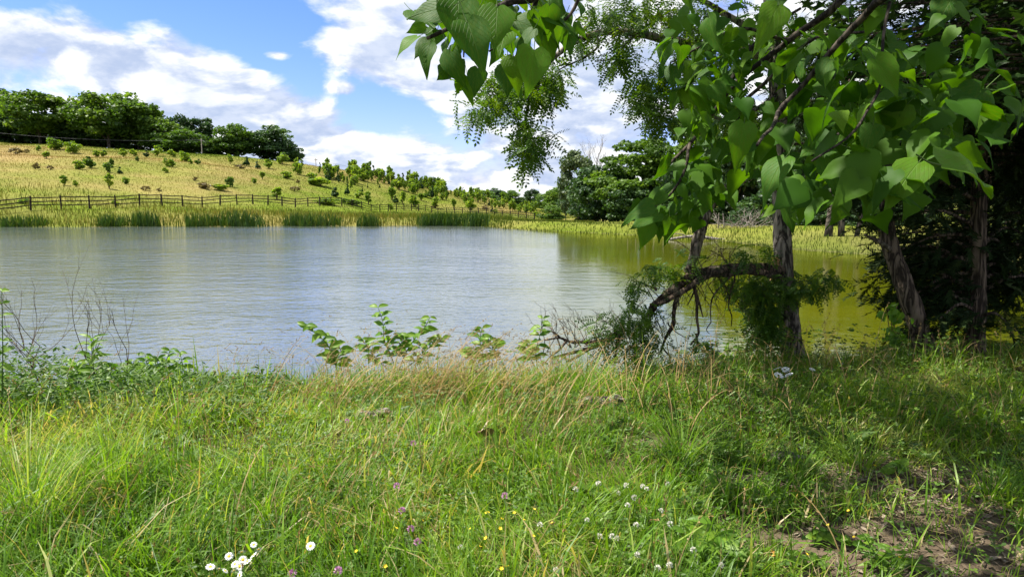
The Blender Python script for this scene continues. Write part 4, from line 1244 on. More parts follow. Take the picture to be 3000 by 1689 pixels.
# upright stem rising from the limb into the catalpa leaves
limb('branch', [L(688, 272, -.5), L(694, 258, -.55), L(699, 245, -.55), L(703, 228, -.6), L(709, 212, -.6), L(716, 197, -.6), L(728, 186, -.7), L(748, 178, -.8), L(770, 165, -.9)], .048, .022, M_DEAD, 30, 12, .2, 6)
limb('branch', [L(691, 258, -.6), L(692, 245, -.65), L(697, 230, -.65), L(704, 222, -.62)], .02, .018, M_DEAD, seed=8)
for i, (pts, r0) in enumerate((([(693, 280), (697, 300), (696, 318), (697, 333), (690, 345)], .020), ([(680, 292), (674, 310), (672, 322), (665, 336), (661, 352)], .026), ([(676, 300), (675, 315), (676, 325), (670, 335)], .016),
                               ([(730, 276), (722, 285), (714, 296), (711, 310), (711, 322)], .012), ([(735, 275), (730, 290), (729, 305), (733, 315), (732, 325)], .010), ([(697, 297), (701, 306), (704, 316)], .014), ([(694, 290), (690, 300), (687, 306)], .010), ([(656, 290), (648, 286), (641, 283)], .014),
                               ([(641, 283), (637, 290), (632, 296)], .007), ([(711, 322), (708, 328), (711, 332)], .006), ([(696, 333), (699, 345), (703, 352)], .010), ([(662, 345), (666, 352), (670, 357)], .012), ([(693, 262), (700, 270), (702, 274)], .012), ([(668, 322), (676, 330), (688, 338)], .008))):
    limb('hanging_branch', [L(c, r, -.6) for c, r in pts], r0, r0 * .45, M_DEADDARK, 12, 7, .15, 10 + i, w_=.03)
mb = MB(); rnd = random.Random(8)
for k in range(46):
    t = rnd.choice(range(12, 44)); b = bl_pts[t]
    twiggy(mb, b, (rnd.gauss(-.2, .5), rnd.gauss(0, .4), -1 if rnd.random() < .75 else .6), rnd.uniform(.15, .35), .006, 2, rnd, .5, -.1)
mb.build('twigs', M_DEADDARK, loc)
# high arching limb over the water
arch = [L(773, 60, .3), L(757, 54, .2), L(735, 46, 0), L(705, 47, -.2), L(680, 43, -.3), L(664, 39.5, -.4), L(645, 34, -.5), L(620, 31.5, -.6), L(596, 34, -.7), L(575, 42, -.8), L(555, 56, -.8), L(540, 74, -.8), L(530, 98, -.8), L(525, 122, -.8), L(528, 140, -.8)]
limb('branch', arch, .062, .008, M_BARK, 60, 10, .15, 21)
limb('branch', [L(597, 36, -.7), L(597, 47, -.7), L(585, 57, -.75), L(570, 64, -.8), L(560, 70, -.8)], .014, .006, M_BARK, 14, 7, .1, 22)
limb('branch', [L(640, 34, -.5), L(625, 45, -.6), L(611, 58, -.7), L(596, 62, -.7)], .012, .004, M_BARK, 14, 7, .1, 23)
limb('branch', [L(771, 45, .4), L(735, 20, .2), L(690, -5, 0), L(640, -20, -.2)], .05, .015, M_BARK, 20, 8, .1, 24)
limb('branch', [L(775, 80, .3), L(800, 50, .3), L(830, 15, .2), L(860, -20, 0)], .035, .012, M_BARK, 20, 8, .1, 25)
limb('branch', [L(779, 95, .2), L(755, 110, 0), L(725, 120, -.2), L(690, 105, -.3), L(660, 95, -.4)], .03, .008, M_BARK, 20, 8, .1, 26)
# foliage: (column, row, spread px, count, depth offset, spread depth)
clus = [(478, 112, 10, 34, -.8), (496, 100, 12, 44, -.8), (515, 90, 14, 60, -.8), (520, 122, 10, 34, -.8), (540, 92, 12, 50, -.8), (528, 142, 11, 60, -.8), (530, 155, 8, 30, -.8), (548, 72, 14, 60, -.8), (490, 85, 14, 40, -.8), (545, 135, 8, 18, -.8), (522, 70, 16, 60, -.8), (555, 80, 8, 30, -.8),
        (585, 40, 12, 34, -.7), (612, 20, 18, 60, -.6), (640, 10, 20, 80, -.4), (670, 13, 22, 90, -.3), (620, 50, 14, 50, -.6), (595, 12, 12, 40, -.7), (615, 63, 6, 14, -.7), (660, 75, 14, 70, -.4), (645, 98, 13, 70, -.4), (660, 118, 14, 80, -.4), (640, 82, 8, 24, -.4), (690, 95, 18, 70, -.2), (700, 25, 24, 110, -.1), (730, 60, 24, 90, .2), (760, 30, 22, 80, .5), (800, 30, 22, 80, .4), (840, 15, 20, 60, .2), (735, 110, 20, 70, .1), (690, 55, 18, 60, 0), (800, 90, 20, 40, .5), (820, 60, 18, 50, .5),
        (768, 288, 14, 50, -.2), (752, 288, 12, 34, -.3), (792, 290, 9, 18, -.3), (760, 308, 14, 44, -.2), (768, 330, 12, 34, -.1), (810, 285, 10, 22, -.2), (830, 278, 9, 16, -.2), (735, 282, 10, 20, -.5), (770, 325, 14, 34, -.3), (720, 278, 9, 14, -.5), (745, 255, 10, 16, -.5), (765, 250, 8, 14, -.4),
        (655, 268, 9, 20, -.6), (672, 272, 9, 22, -.6), (640, 283, 8, 18, -.7), (690, 257, 6, 12, -.6), (650, 312, 14, 26, -.75), (632, 318, 17, 34, -.7), (618, 330, 18, 36, -.6), (640, 335, 17, 36, -.7), (602, 326, 13, 16, -.5), (648, 347, 16, 26, -.7), (612, 348, 15, 22, -.6), (700, 345, 10, 24, -.6)]
Ps = []; Ds = []; Ss = []; Tn = []
for (c, r, sp, n, dy) in clus:
    for _ in range(int(n * (1.25 if r < 200 else (3.2 if c > 742 and r > 262 else 1.5)))):
        cc, rr = random.gauss(c, sp * .62), random.gauss(r, sp * .55)
        p = at(cc, rr, LY + dy + random.gauss(0, .35 if r < 240 else .14))
        a = random.uniform(0, 2 * pi)
        dn = -.38 if r < 200 else -.25
        Ps.append(p); Ds.append((cos(a) * .7 , sin(a) * .7, dn + random.gauss(0, .5))); Ss.append(random.uniform(.15, .25) * (1 if r < 240 else .85)); Tn.append(random.uniform(.1, .9))
nvis = len(Ps)
for _ in range(2600):   # upper crown, above the frame
    a = random.uniform(0, 2 * pi); q = sqrt(random.random()) * 4.0
    x = LB.x - .8 + cos(a) * q; y = LY - .4 + sin(a) * q * .8
    zmin = 1.75 + y * .46
    z = max(zmin, 5.6) + random.uniform(0, 3.2)
    Ps.append(Vector((x, y, z))); Ds.append((cos(a), sin(a), -.5 + random.gauss(0, .4))); Ss.append(random.uniform(.18, .28)); Tn.append(random.uniform(.1, .9))
Ps = np.array([tuple(p) for p in Ps]) - np.array(tuple(LB)); Ds = np.array(Ds); Ss = np.array(Ss); Tn = np.array(Tn)
Rs = frames(Ds, np.stack([rng.normal(0, .5, len(Ds)), rng.normal(0, .5, len(Ds)) - .35, np.ones(len(Ds))], -1))
from mathutils import Matrix
own = np.zeros(len(Ps), bool)
own[np.argsort(-(Ss[:nvis] / (Ps[:nvis, 1] + LY)))[:290]] = True
for i in np.nonzero(own)[0]:
    M = Matrix([[*(Rs[i][q] * Ss[i]), Ps[i][q]] for q in range(3)] + [[0, 0, 0, 1]])
    link('leaf', pin_me[i % 6], loc, M=M)
mb = MB()
for q in range(3):
    k = (~own) & (np.arange(len(Ps)) % 3 == q)
    instance(mb, PIN[q], Rs[k], Ps[k], Ss[k], Tn[k])
o = mb.build('foliage', M_LOCUST, loc); o['kind'] = 'stuff'


# ------------------------------------------------------------------ catalpa overhead
def catalpa_leaf(seed, fold=.18, droop=.25, wav=.03):
    """heart shaped leaf of unit length along +Y with its stalk"""
    r = random.Random(seed)
    ts = np.array([-.09, .0, .12, .28, .43, .58, .72, .86, 1.0])
    hw = np.array([.14, .30, .40, .40, .345, .26, .155, .066, .003])
    V = []; A = []; Q = []
    for i, (t, h) in enumerate(zip(ts, hw)):
        for j, s in enumerate((-1, -.55, 0, .55, 1)):
            x = s * h
            y = t if not (i == 0 and s == 0) else .0
            if i == 0 and abs(s) == .55: y = -.06
            z = fold * abs(x) * 1.1 - droop * max(t, 0) ** 2 - abs(s) ** 2 * .10 * h + wav * sin(t * 9 + s * 2 + seed) * abs(s)
            if abs(s) < .6 and s != 0: z += .02
            V.append((x * (1 + .04 * r.uniform(-1, 1)), y, z)); A.append((s * h / .44, y, 0))
    for i in range(len(ts) - 1):
        for j in range(4):
            k = i * 5 + j; Q.append([k, k + 1, k + 6, k + 5])
    st = tube([(0, .0, 0), (.01, -.2, .02), (.02, -.42, .10)], [.012, .010, .010], 4, cap=False)
    n = len(V)
    return np.array(V), np.array(A), [np.array(Q)], st


cat_me = []
CATB = []
for i in range(8):
    V, A, fs, st = catalpa_leaf(i, (.12, .3, .2, .4)[i % 4], (.15, .35, .55, .25)[i % 4], (.03, .05)[i % 2])
    CATB.append((V, fs))
    m_ = MB(); m_.add(V, fs, (.25, .35, .5, .3, .6, .42, .2, .75)[i], 0, A); m_.add(st[0], st[1], .9, 1)
    me = m_.mesh('leaf', [M_CATALPA, M_STEM], True, True); cat_me.append(me)

CB_ = Vector((4.6, 0.6, hz(4.6, .6)))
cat = thing('catalpa_tree', 'catalpa with big heart shaped leaves hanging over the view', 'tree', CB_)
mb = MB(); mb.add(*tube(spline([(0, 0, -.2), (-.05, .05, 1.2), (-.1, .1, 2.6), (-.5, .4, 4.2), (-1.0, .8, 6.0)], 40), np.linspace(.17, .09, 40), 20, .08, 4, 2.5)); mb.build('trunk', M_BARK2, cat, True)
M_CATBARK = bark_mat('catalpa_bark', (0.02, 0.016, 0.012), (0.10, 0.08, 0.06), 18, .7, .2)
def cl(pts, r0, r1, seed, n=26, mat=M_CATBARK):
    m_ = MB(); m_.add(*tube(wob(spline([Vector(p) - CB_ for p in pts], n), .03, seed), np.linspace(r0, r1, n), 8, .1, seed)); m_.build('branch', mat, cat, True)
# limb that crosses over the viewer and hangs down on the left
cl([CB_ + Vector((-.1, .1, 2.9)), (3.4, 1.9, 3.7), (1.9, 2.9, 4.0), (.9, 3.4, 3.75), at(560, -25, 3.9), at(510, 0, 3.8), at(470, 18, 3.7), at(430, 36, 3.6)], .045, .009, 31, 40)
cl([at(545, -15, 3.9), at(525, 20, 4.0), at(505, 40, 4.0), at(490, 52, 4.0)], .016, .005, 32, 16)
cl([at(470, 18, 3.7), at(466, 40, 3.8), at(465, 60, 3.8)], .012, .004, 33, 12)
cl([at(585, -20, 4.2), at(570, 15, 4.2), at(535, 28, 4.1)], .014, .004, 34, 12)
# limbs on the right
cl([CB_ + Vector((-.1, .1, 2.7)), (3.2, 2.0, 3.3), at(940, -30, 3.2), at(860, 20, 3.6), at(790, 100, 3.8), at(760, 145, 3.1)], .034, .007, 35, 30)
cl([at(890, 2, 3.4), at(880, 90, 3.2), at(850, 135, 3.0), at(815, 160, 2.9)], .008, .004, 36, 18)
cl([CB_ + Vector((-.2, .2, 3.4)), (2.9, 3.0, 3.9), at(850, -10, 4.6), at(790, 40, 4.9), at(745, 75, 5.0), at(700, 130, 5.0), at(670, 165, 4.8)], .034, .010, 37, 34)
cl([at(790, 40, 4.9), at(740, 30, 4.9), at(700, 45, 5.0), at(670, 60, 5.0)], .014, .005, 38, 16)
cl([at(720, 105, 5.0), at(745, 60, 5.1), at(770, 30, 5.2), at(800, 10, 5.2)], .016, .010, 39, 16)
cl([at(690, 143, 4.9), at(680, 180, 4.7), at(660, 205, 4.6), at(640, 212, 4.5)], .012, .005, 40, 16)
cl([at(745, 100, 4.5), at(775, 70, 4.4), at(815, 40, 4.2), at(870, 30, 3.9)], .012, .008, 41, 16)

leaves = []  # (base px, tip px, depth)
def c3(x, y): return (375.5 + x * .1192, y * .1192)
def c4(x, y): return (648.5 + x * .1459, y * .1459)
def c5(x, y): return (614.3 + x * .159, 170.6 + y * .159)
LF3 = [((600, 60), (240, 125)), ((690, 0), (700, 345)), ((790, -50), (790, 165)), ((1020, 60), (1000, 390)), ((770, 190), (920, 555)), ((575, 90), (665, 335)), ((420, 215), (268, 262)), ((565, 205), (415, 215)), ((350, 308), (142, 372)), ((445, 330), (318, 472)), ((455, 380), (388, 604)), ((615, 415), (665, 690)), ((592, 588), (538, 655)), ((700, 615), (713, 825)), ((770, 640), (778, 830)), ((862, 575), (828, 800)), ((1330, 420), (1298, 755)), ((1160, 475), (1205, 720)), ((1112, 545), (1100, 800)), ((1250, 295), (1262, 510)), ((1385, 245), (1432, 445)), ((1460, 50), (1470, 345)), ((1600, 280), (1642, 408)), ((1690, 185), (1722, 368)), ((1695, 0), (1752, 115)), ((1100, -60), (1095, 110)), ((1220, -60), (1235, 140)), ((1035, 365), (978, 548)), ((1160, 640), (1205, 785)), ((640, 305), (505, 402)), ((900, -40), (960, 200)), ((480, 10), (330, 60)), ((560, -60), (420, 10)), ((1560, 120), (1610, 300)), ((1100, 300), (1180, 480)), ((1230, 120), (1150, 290)), ((700, 480), (640, 600)), ((820, 430), (880, 560)), ((1450, 320), (1390, 520)), ((520, 250), (470, 380)), ((1500, -40), (1560, 150)), ((1350, -40), (1390, 160)), ((650, 520), (730, 690)), ((1210, 480), (1180, 660))]
LF4 = [((1385, 1015), (1690, 1100)), ((1205, 1085), (1315, 1350)), ((2005, 1130), (2485, 1200)), ((1335, 605), (1085, 805)), ((1375, 425), (1545, 515)), ((1555, 405), (1745, 645)), ((1770, 715), (1545, 930)), ((1475, 215), (1345, 405)), ((1700, 285), (1470, 345)), ((2070, 680), (1935, 860)), ((2300, 615), (2080, 805)), ((2390, 590), (2600, 640)), ((1850, 1115), (1645, 1340)), ((2000, 950), (1870, 1115)), ((1905, 1185), (1775, 1345)), ((1035, 1065), (845, 1095)), ((1225, 945), (1030, 1055)), ((1145, 1095), (1092, 1228)), ((935, 1085), (735, 1305)), ((2085, -20), (1970, 165)), ((1995, 125), (1885, 290)), ((885, 40), (785, 265)), ((900, -40), (850, 70)), ((420, 125), (442, 375)), ((280, 20), (180, 130)), ((635, 185), (598, 282)), ((130, 1055), (68, 1265)), ((655, 845), (598, 1135)), ((305, 575), (135, 605)), ((330, 595), (388, 775)), ((465, 585), (622, 695)), ((545, 485), (655, 565)), ((400, 480), (250, 540)), ((330, 430), (260, 500)), ((370, 1205), (320, 1290)), ((500, 600), (440, 760)), ((250, 600), (300, 740)), ((1500, 1180), (1620, 1370)), ((1000, 1180), (930, 1300)), ((1230, 1200), (1185, 1310)), ((1600, 900), (1520, 1040)), ((1750, 1050), (1690, 1200)), ((1300, 850), (1540, 930)), ((2200, 720), (2480, 800)), ((2100, 900), (2010, 1060)), ((1500, 560), (1400, 700)), ((1180, 430), (1290, 480)), ((1080, 400), (1010, 560)), ((1250, 690), (1140, 780)), ((1700, 560), (1900, 640)), ((2350, 480), (2580, 560)), ((1050, 640), (960, 850)), ((700, 760), (620, 900)), ((860, 700), (790, 880)), ((900, 880), (760, 960)), ((1100, 240), (1250, 290)), ((960, 480), (900, 640)), ((150, 280), (60, 400)), ((180, 450), (160, 600)), ((200, 640), (130, 760)), ((1420, 900), (1290, 960))]
LF5 = [((1205, 150), (1170, 345)), ((1440, 165), (1390, 365)), ((1600, 140), (1625, 300)), ((1090, 190), (1100, 410)), ((250, 225), (22, 300)), ((390, 125), (245, 135)), ((275, 265), (95, 345)), ((540, 40), (500, 110)), ((420, 185), (310, 265)), ((530, 150), (390, 250)), ((270, 300), (300, 430)), ((350, 290), (370, 460)), ((430, 270), (440, 410)), ((215, 330), (175, 485)), ((330, 240), (270, 330)), ((570, 170), (560, 270)), ((640, 60), (620, 180)), ((720, 130), (755, 195)), ((560, 30), (590, 140)), ((180, 215), (110, 235)), ((480, 200), (400, 250)), ((300, 380), (350, 455)), ((1330, 80), (1240, 160)), ((1000, 220), (960, 300)), ((150, 300), (110, 360)), ((520, 230), (480, 320)), ((260, 200), (210, 300))]
allL = [(c3(*a), c3(*b)) for a, b in LF3] + [(c4(*a), c4(*b)) for a, b in LF4] + [(c5(*a), c5(*b)) for a, b in LF5]
LLEN = .23
lf_data = []
for (b, t) in allL:
    l = sqrt((b[0] - t[0]) ** 2 + (b[1] - t[1]) ** 2)
    Y = min(5.6, max(1.9, LLEN * FPX / max(l, 10) * random.uniform(.82, .98)))
    pb_ = at(b[0], b[1], Y)
    pt_ = at(t[0], t[1], Y)
    lat = (pt_ - pb_).length
    dep = sqrt(max(.0, LLEN ** 2 - lat ** 2)) * random.choice((-1, -1, .4))
    pt_ = at(t[0], t[1], Y + dep * .8)
    lf_data.append((pb_, pt_, 0))
# fillers inside the leaf masses
for (c, r, sc_, sr, n, ymin, ymax, s_) in ((505, 15, 55, 18, 34, 3.6, 4.4, 1), (745, 60, 50, 40, 46, 4.4, 5.4, .75), (712, 110, 24, 30, 22, 4.4, 5.2, .75), (840, 60, 50, 35, 26, 3.4, 4.6, .75), (860, 120, 60, 30, 22, 3.0, 4.0, .75), (690, 180, 26, 20, 20, 4.3, 5.0, .9), (800, 175, 40, 18, 12, 2.7, 3.6, 1), (760, 140, 30, 20, 14, 3.6, 4.6, 1), (940, 70, 45, 40, 18, 2.8, 3.6, 1)):
    for _ in range(n):
        if len(lf_data) >= 296: break
        cc, rr, Y = random.gauss(c, sc_ * .6), random.gauss(r, sr * .6), random.uniform(ymin, ymax)
        if cc < 395 or (cc < 600 and rr > 80) or (600 < cc < 655): continue
        p = at(cc, rr, Y); a = random.uniform(0, 6.28); d = Vector((cos(a) * .9, sin(a) * .55, -random.uniform(.1, 1.0))).normalized()
        lf_data.append((p, p + d * LLEN * random.uniform(.45, 1.1) * s_, 1))
for i, (b, t, fil) in enumerate(lf_data):
    d = t - b; ln = d.length
    up_ = Vector((random.gauss(0, .25), -.5 + random.gauss(0, .35), 1.0))
    if abs(d.normalized().z) > .75: up_ = Vector((random.gauss(0, .5), -1, .35))
    up_.rotate(Matrix.Rotation(random.gauss(0, .35), 3, d.normalized()))
    dn = np.array([tuple(d)]); R = frames(dn, np.array([tuple(up_)]))[0]
    wsc = random.uniform(.74, 1.0)
    M = Matrix([[R[q][0] * ln * wsc, R[q][1] * ln, R[q][2] * ln, (b - CB_)[q]] for q in range(3)] + [[0, 0, 0, 1]])
    link('leaf', cat_me[(i * 5 + i // 3) % 8], cat, M=M)
# the deeper leaves of the same boughs
mbf = MB(); Pf = []; Df = []
for (c, r, sc_, sr, n, ymin, ymax) in ((735, 40, 60, 36, 110, 4.6, 6.2), (712, 110, 26, 40, 60, 4.4, 5.6), (690, 185, 26, 22, 40, 4.4, 5.2), (840, 50, 55, 38, 90, 3.8, 5.6), (870, 120, 70, 34, 90, 3.2, 4.6), (770, 150, 45, 30, 60, 3.8, 5.2), (500, 8, 52, 14, 50, 3.8, 4.6), (950, 60, 50, 45, 90, 3.2, 4.6), (930, 120, 44, 40, 110, 3.0, 4.4), (890, 175, 40, 22, 50, 2.8, 4.0), (820, 190, 50, 16, 26, 3.0, 4.0)):
    for _ in range(int(n * .55)):
        cc, rr = random.gauss(c, sc_ * .7), random.gauss(r, sr * .7)
        if cc < 400 or (cc < 615 and rr > 60) or (cc < 655 and rr < 185) or rr > 225: continue
        a = random.uniform(0, 6.28); Pf.append(tuple(at(cc, rr, random.uniform(ymin, ymax)) - CB_)); Df.append((cos(a) * .9, sin(a) * .6, -random.uniform(.05, .95)))
Pf = np.array(Pf); Df = np.array(Df); nf = len(Pf); Rf = frames(Df, np.stack([rng.normal(0, .3, nf), rng.normal(-.5, .4, nf), np.full(nf, .8)], -1)); Sf = rng.uniform(.09, .19, nf); Tf = rng.uniform(.1, .8, nf)
for q in range(8):
    k = np.arange(nf) % 8 == q; instance(mbf, CATB[q], Rf[k], Pf[k], Sf[k], Tf[k])
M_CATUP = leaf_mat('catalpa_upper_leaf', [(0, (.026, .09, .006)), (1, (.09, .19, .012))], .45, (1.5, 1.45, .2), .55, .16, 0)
o = mbf.build('inner_foliage', M_CATUP, cat, True); o['kind'] = 'stuff'
# unseen upper crown of the catalpa, spread over the viewer to shade leaves and bank
mb = MB()
n = 3800
x = rng.uniform(-2.3, 6.5, n); y = rng.uniform(-2.5, 7.0, n); z = 4.5 + rng.uniform(0, 2.6, n)
z = np.maximum(z, 1.9 + y * .5) + 0
k = (vnoise(x, y, .8, 61) > .25) & (x > -1.5 - .12 * (y - 3))
x, y, z = x[k], y[k], z[k]; n = len(x)
a = rng.uniform(0, 6.28, n)
D = np.stack([np.cos(a) * .8, np.sin(a) * .8, rng.uniform(-1, 0, n)], -1)
R = frames(D, np.stack([rng.normal(0, .3, n), rng.normal(0, .3, n), np.ones(n)], -1))
P = np.stack([x, y, z], -1) - np.array(tuple(CB_))
HEART = (np.array([(0, -.05, 0), (.40, .05, .05), (.36, .42, .03), (0, 1, -.25), (-.36, .42, .03), (-.40, .05, .05), (0, .4, -.02)]), [np.array([[0, 1, 6], [1, 2, 6], [2, 3, 6], [3, 4, 6], [4, 5, 6], [5, 0, 6]])])
instance(mb, HEART, R, P, rng.uniform(.17, .26, n), rng.uniform(.1, .8, n))
o = mb.build('foliage', M_CATUP, cat, True); o['kind'] = 'stuff'


# ------------------------------------------------------------------ dark cedars and leaning trunk at right
def spray(seed):
    r = random.Random(seed); V = []; T = []
    for k in range(12):
        t = k / 11; a = (k % 2 * 2 - 1) * r.uniform(.4, .9); b = np.array([0, t * .75, -t * t * .15])
        d = np.array([sin(a), cos(a), r.uniform(-.3, .3)]); s = np.array([d[1], -d[0], r.uniform(-.4, .4)]) * .05
        n = len(V); V += [b - s, b + s, b + d * (.36 - .15 * t)]; T.append([n, n + 1, n + 2])
    return np.array(V), [np.array(T)]


SPR = [spray(i) for i in range(3)]


def cedar(label, base, trunk, r0, r1, boughs, n_spray, group=None, rough=.1, name='cedar_tree', bark=M_BARK2, size=(.18, .34)):
    t_ = thing(name, label, 'tree', base, 0, group)
    B = Vector(base)
    m_ = MB(); n = 60
    pts = spline([Vector(p) - B for p in trunk], n)
    m_.add(*tube(pts, np.interp(np.linspace(0, 1, n), [0, .04, .12, 1], [r0 * 1.35, r0 * 1.08, r0, r1]), 28, rough, r0 * 50, 3)); m_.build('trunk', bark, t_, True)
    mf = MB(); mbk = MB()
    Pc = []; Dc = []
    rd = random.Random(int(base[0] * 100))
    for (s, e, rad) in boughs:
        s = Vector(s) - B; e = Vector(e) - B
        q = spline([s, s.lerp(e, .5) + Vector((0, 0, .12)), e], 8)
        mbk.add(*tube(q, np.linspace(.028, .006, 8), 5))
        k = int(1.6 * n_spray * (e - s).length)
        for _ in range(k):
            f = rd.uniform(.15, 1.05); p = s.lerp(e, f) + Vector((rd.gauss(0, rad), rd.gauss(0, rad), rd.gauss(0, rad * .55)))
            Pc.append(p); d = (e - s).normalized() * .8 + Vector((rd.gauss(0, .5), rd.gauss(0, .5), rd.gauss(-.25, .35))); Dc.append(d)
    mbk.build('branches', bark, t_)
    Pc = np.array([tuple(p) for p in Pc]); Dc = np.array([tuple(p) for p in Dc]); N = len(Pc)
    R = frames(Dc, np.stack([rng.normal(0, .4, N), rng.normal(0, .4, N), np.ones(N)], -1))
    for q in range(3):
        k = np.arange(N) % 3 == q; instance(mf, SPR[q], R[k], Pc[k], rng.uniform(size[0], size[1], k.sum()), rng.uniform(0, .8, k.sum()))
    mf.build('crown', M_CEDAR, t_)
    return t_


def boughs_for(xs, n, zlo, zhi, Lr, seed, rad=.16, zslope=-.15, lo_left=True):
    rd = random.Random(seed); out = []
    for k in range(n):
        z = rd.uniform(zlo, zhi); a = rd.uniform(0, 2 * pi); Lb = rd.uniform(*Lr)
        x, y = xs(z)
        if z < 2.4 and sin(a) < -.1: a = -a
        out.append(((x, y, z), (x + cos(a) * Lb, y + sin(a) * Lb, z + zslope * Lb + rd.gauss(0, .15)), rad))
    return out


YB = 7.7
b1 = at(929, 358, YB); b1.z = hz(b1.x, YB)
tp = [at(931, 362, YB), at(925, 345, YB), at(915, 315, YB), at(906, 290, YB), at(898, 268, YB + .05), at(890, 245, YB + .1), at(886, 225, YB + .15), at(884, 200, YB + .2), at(882, 150, YB + .3), at(880, 90, YB + .4), at(879, 20, YB + .5), at(878, -80, YB + .6)]
bg1 = boughs_for(lambda z: (b1.x - .75 + .02 * z, YB + .5), 44, 2.1, 6.2, (.5, 1.7), 3)
for (c, r, n_) in ((905, 248, 4), (890, 215, 5), (880, 290, 3)):
    pass
bg1 += [(at(884, 236, YB + .1), at(870, 222, YB + .1), .1), (at(886, 215, YB + .1), at(912, 190, YB - .3), .2), (at(884, 200, YB + .1), at(905, 150, YB - .3), .22), (at(885, 190, YB + .1), at(930, 200, YB - .2), .22)]
lt = cedar('leaning tree with fissured grey brown trunk and a dead side stub', b1, tp, .105, .06, bg1, 26, 'dark trees at the right of the bank', .12, 'leaning_tree')
m_ = MB(); m_.add(*tube(wob(spline([at(889, 249, YB) - b1, at(881, 243, YB - .05) - b1, at(873, 238, YB - .1) - b1, at(866, 234, YB - .15) - b1], 14), .02, 3), np.linspace(.035, .008, 14), 9, .2, 3, 2)); m_.build('dead_stub', M_DEAD, lt, True)

YC = 7.9
b2 = at(974, 358, YC); b2.z = hz(b2.x, YC)
tp2 = [at(974, 364, YC), at(976, 330, YC), at(977, 290, YC), at(978, 240, YC), at(979, 180, YC), at(980, 80, YC), at(980, -80, YC)]
bg2 = boughs_for(lambda z: (b2.x, YC), 70, 1.15, 5.8, (.6, 2.0), 5, .18)
bg2 += boughs_for(lambda z: (b2.x, YC), 26, .35, 1.2, (.35, .95), 6, .12)
bg2 += [(at(965, 262, YC), at(900, 250, YC + .35), .12), (at(965, 285, YC), at(895, 272, YC + .35), .12), (at(968, 300, YC), at(888, 300, YC + .35), .11), (at(968, 262, YC), at(890, 262, YC + .35), .10), (at(975, 250, YC), at(890, 235, YC + .35), .14), (at(975, 225, YC), at(900, 215, YC - .2), .18), (at(975, 200, YC), at(905, 185, YC - .2), .2), (at(975, 310, YC), at(940, 318, YC - .4), .12), (at(975, 320, YC), at(1010, 325, YC - .4), .12)]
cedar('dense dark cedar with straight trunk, right of the leaning tree', b2, tp2, .10, .06, bg2, 34, 'dark trees at the right of the bank')
b3 = Vector((6.9, 8.4, hz(6.9, 8.4)))
bg3 = boughs_for(lambda z: (6.9, 8.4), 90, .5, 6.5, (.7, 2.2), 7, .2)
cedar('black cedar filling the right frame edge', b3, [b3 + Vector((0, 0, -.1)), b3 + Vector((.05, 0, 2)), b3 + Vector((0, .05, 4)), b3 + Vector((.05, 0, 7))], .12, .05, bg3, 34, 'dark trees at the right of the bank')
b4 = Vector((9.2, 10.8, hz(9.2, 10.8)))
bg4 = boughs_for(lambda z: (9.2, 10.8), 80, .8, 7.5, (.9, 2.6), 9, .24)
cedar('tall cedar standing behind the others at the right', b4, [b4 + Vector((0, 0, -.1)), b4 + Vector((.05, 0, 3)), b4 + Vector((0, .05, 5)), b4 + Vector((.05, 0, 8))], .13, .05, bg4, 30, 'dark trees at the right of the bank')

# maple whose dark leaves show against the sky at the upper right
star = []
for k in range(10):
    a = k * 2 * pi / 10 + pi / 2; rr_ = .5 if k % 2 == 0 else .24
    star.append((cos(a) * rr_, sin(a) * rr_ + .5, -.04 * (k % 2)))
STAR = (np.array([(0, .5, .02)] + star), [np.array([[0, 1 + k, 1 + (k + 1) % 10] for k in range(10)])])
mx, my = 5.6, 4.2
mt = thing('shade_maple', 'maple with dark star shaped leaves against the sky at upper right', 'tree', (mx, my, hz(mx, my)))
MBs = Vector((mx, my, hz(mx, my)))
m_ = MB(); m_.add(*tube(spline([(0, 0, -.2), (.05, 0, 2), (-.1, .1, 4), (-.3, .2, 7)], 30), np.linspace(.14, .06, 30), 16, .08, 2, 2)); m_.build('trunk', M_BARK2, mt, True)
mbk = MB(); Pm = []
rd = random.Random(4)
for k in range(64):
    c = rd.uniform(800, 1060); r = rd.uniform(-60, 90); Y = rd.uniform(4.6, 7)
    e = at(c, r, Y) - MBs; s = Vector((-.1, .1, max(2.2, min(6.0, e.z - .6 + rd.gauss(0, .3)))))
    mbk.add(*tube(wob(spline([s, s.lerp(e, .5) + Vector((0, 0, .15)), e], 10), .03, k), np.linspace(.025, .004, 10), 5))
    for _ in range(36):
        p = s.lerp(e, rd.uniform(.45, 1.03)) + Vector((rd.gauss(0, .22), rd.gauss(0, .22), rd.gauss(0, .13))); Pm.append(tuple(p))
mbk.build('branches', M_BARK2, mt)
Pm = np.array(Pm); N = len(Pm); a = rng.uniform(0, 6.28, N)
m_ = MB(); instance(m_, STAR, frames(np.stack([np.cos(a), np.sin(a), rng.normal(-.4, .3, N)], -1), np.stack([rng.normal(0, .4, N), rng.normal(0, .4, N), np.ones(N)], -1)), Pm, rng.uniform(.09, .17, N), rng.uniform(0, .6, N))
m_.build('crown', leaf_mat('maple_leaf', [(0, (.02, .05, .012)), (1, (.05, .10, .02))], .25, (1.3, 1.3, .4), .5, .2, 0), mt)

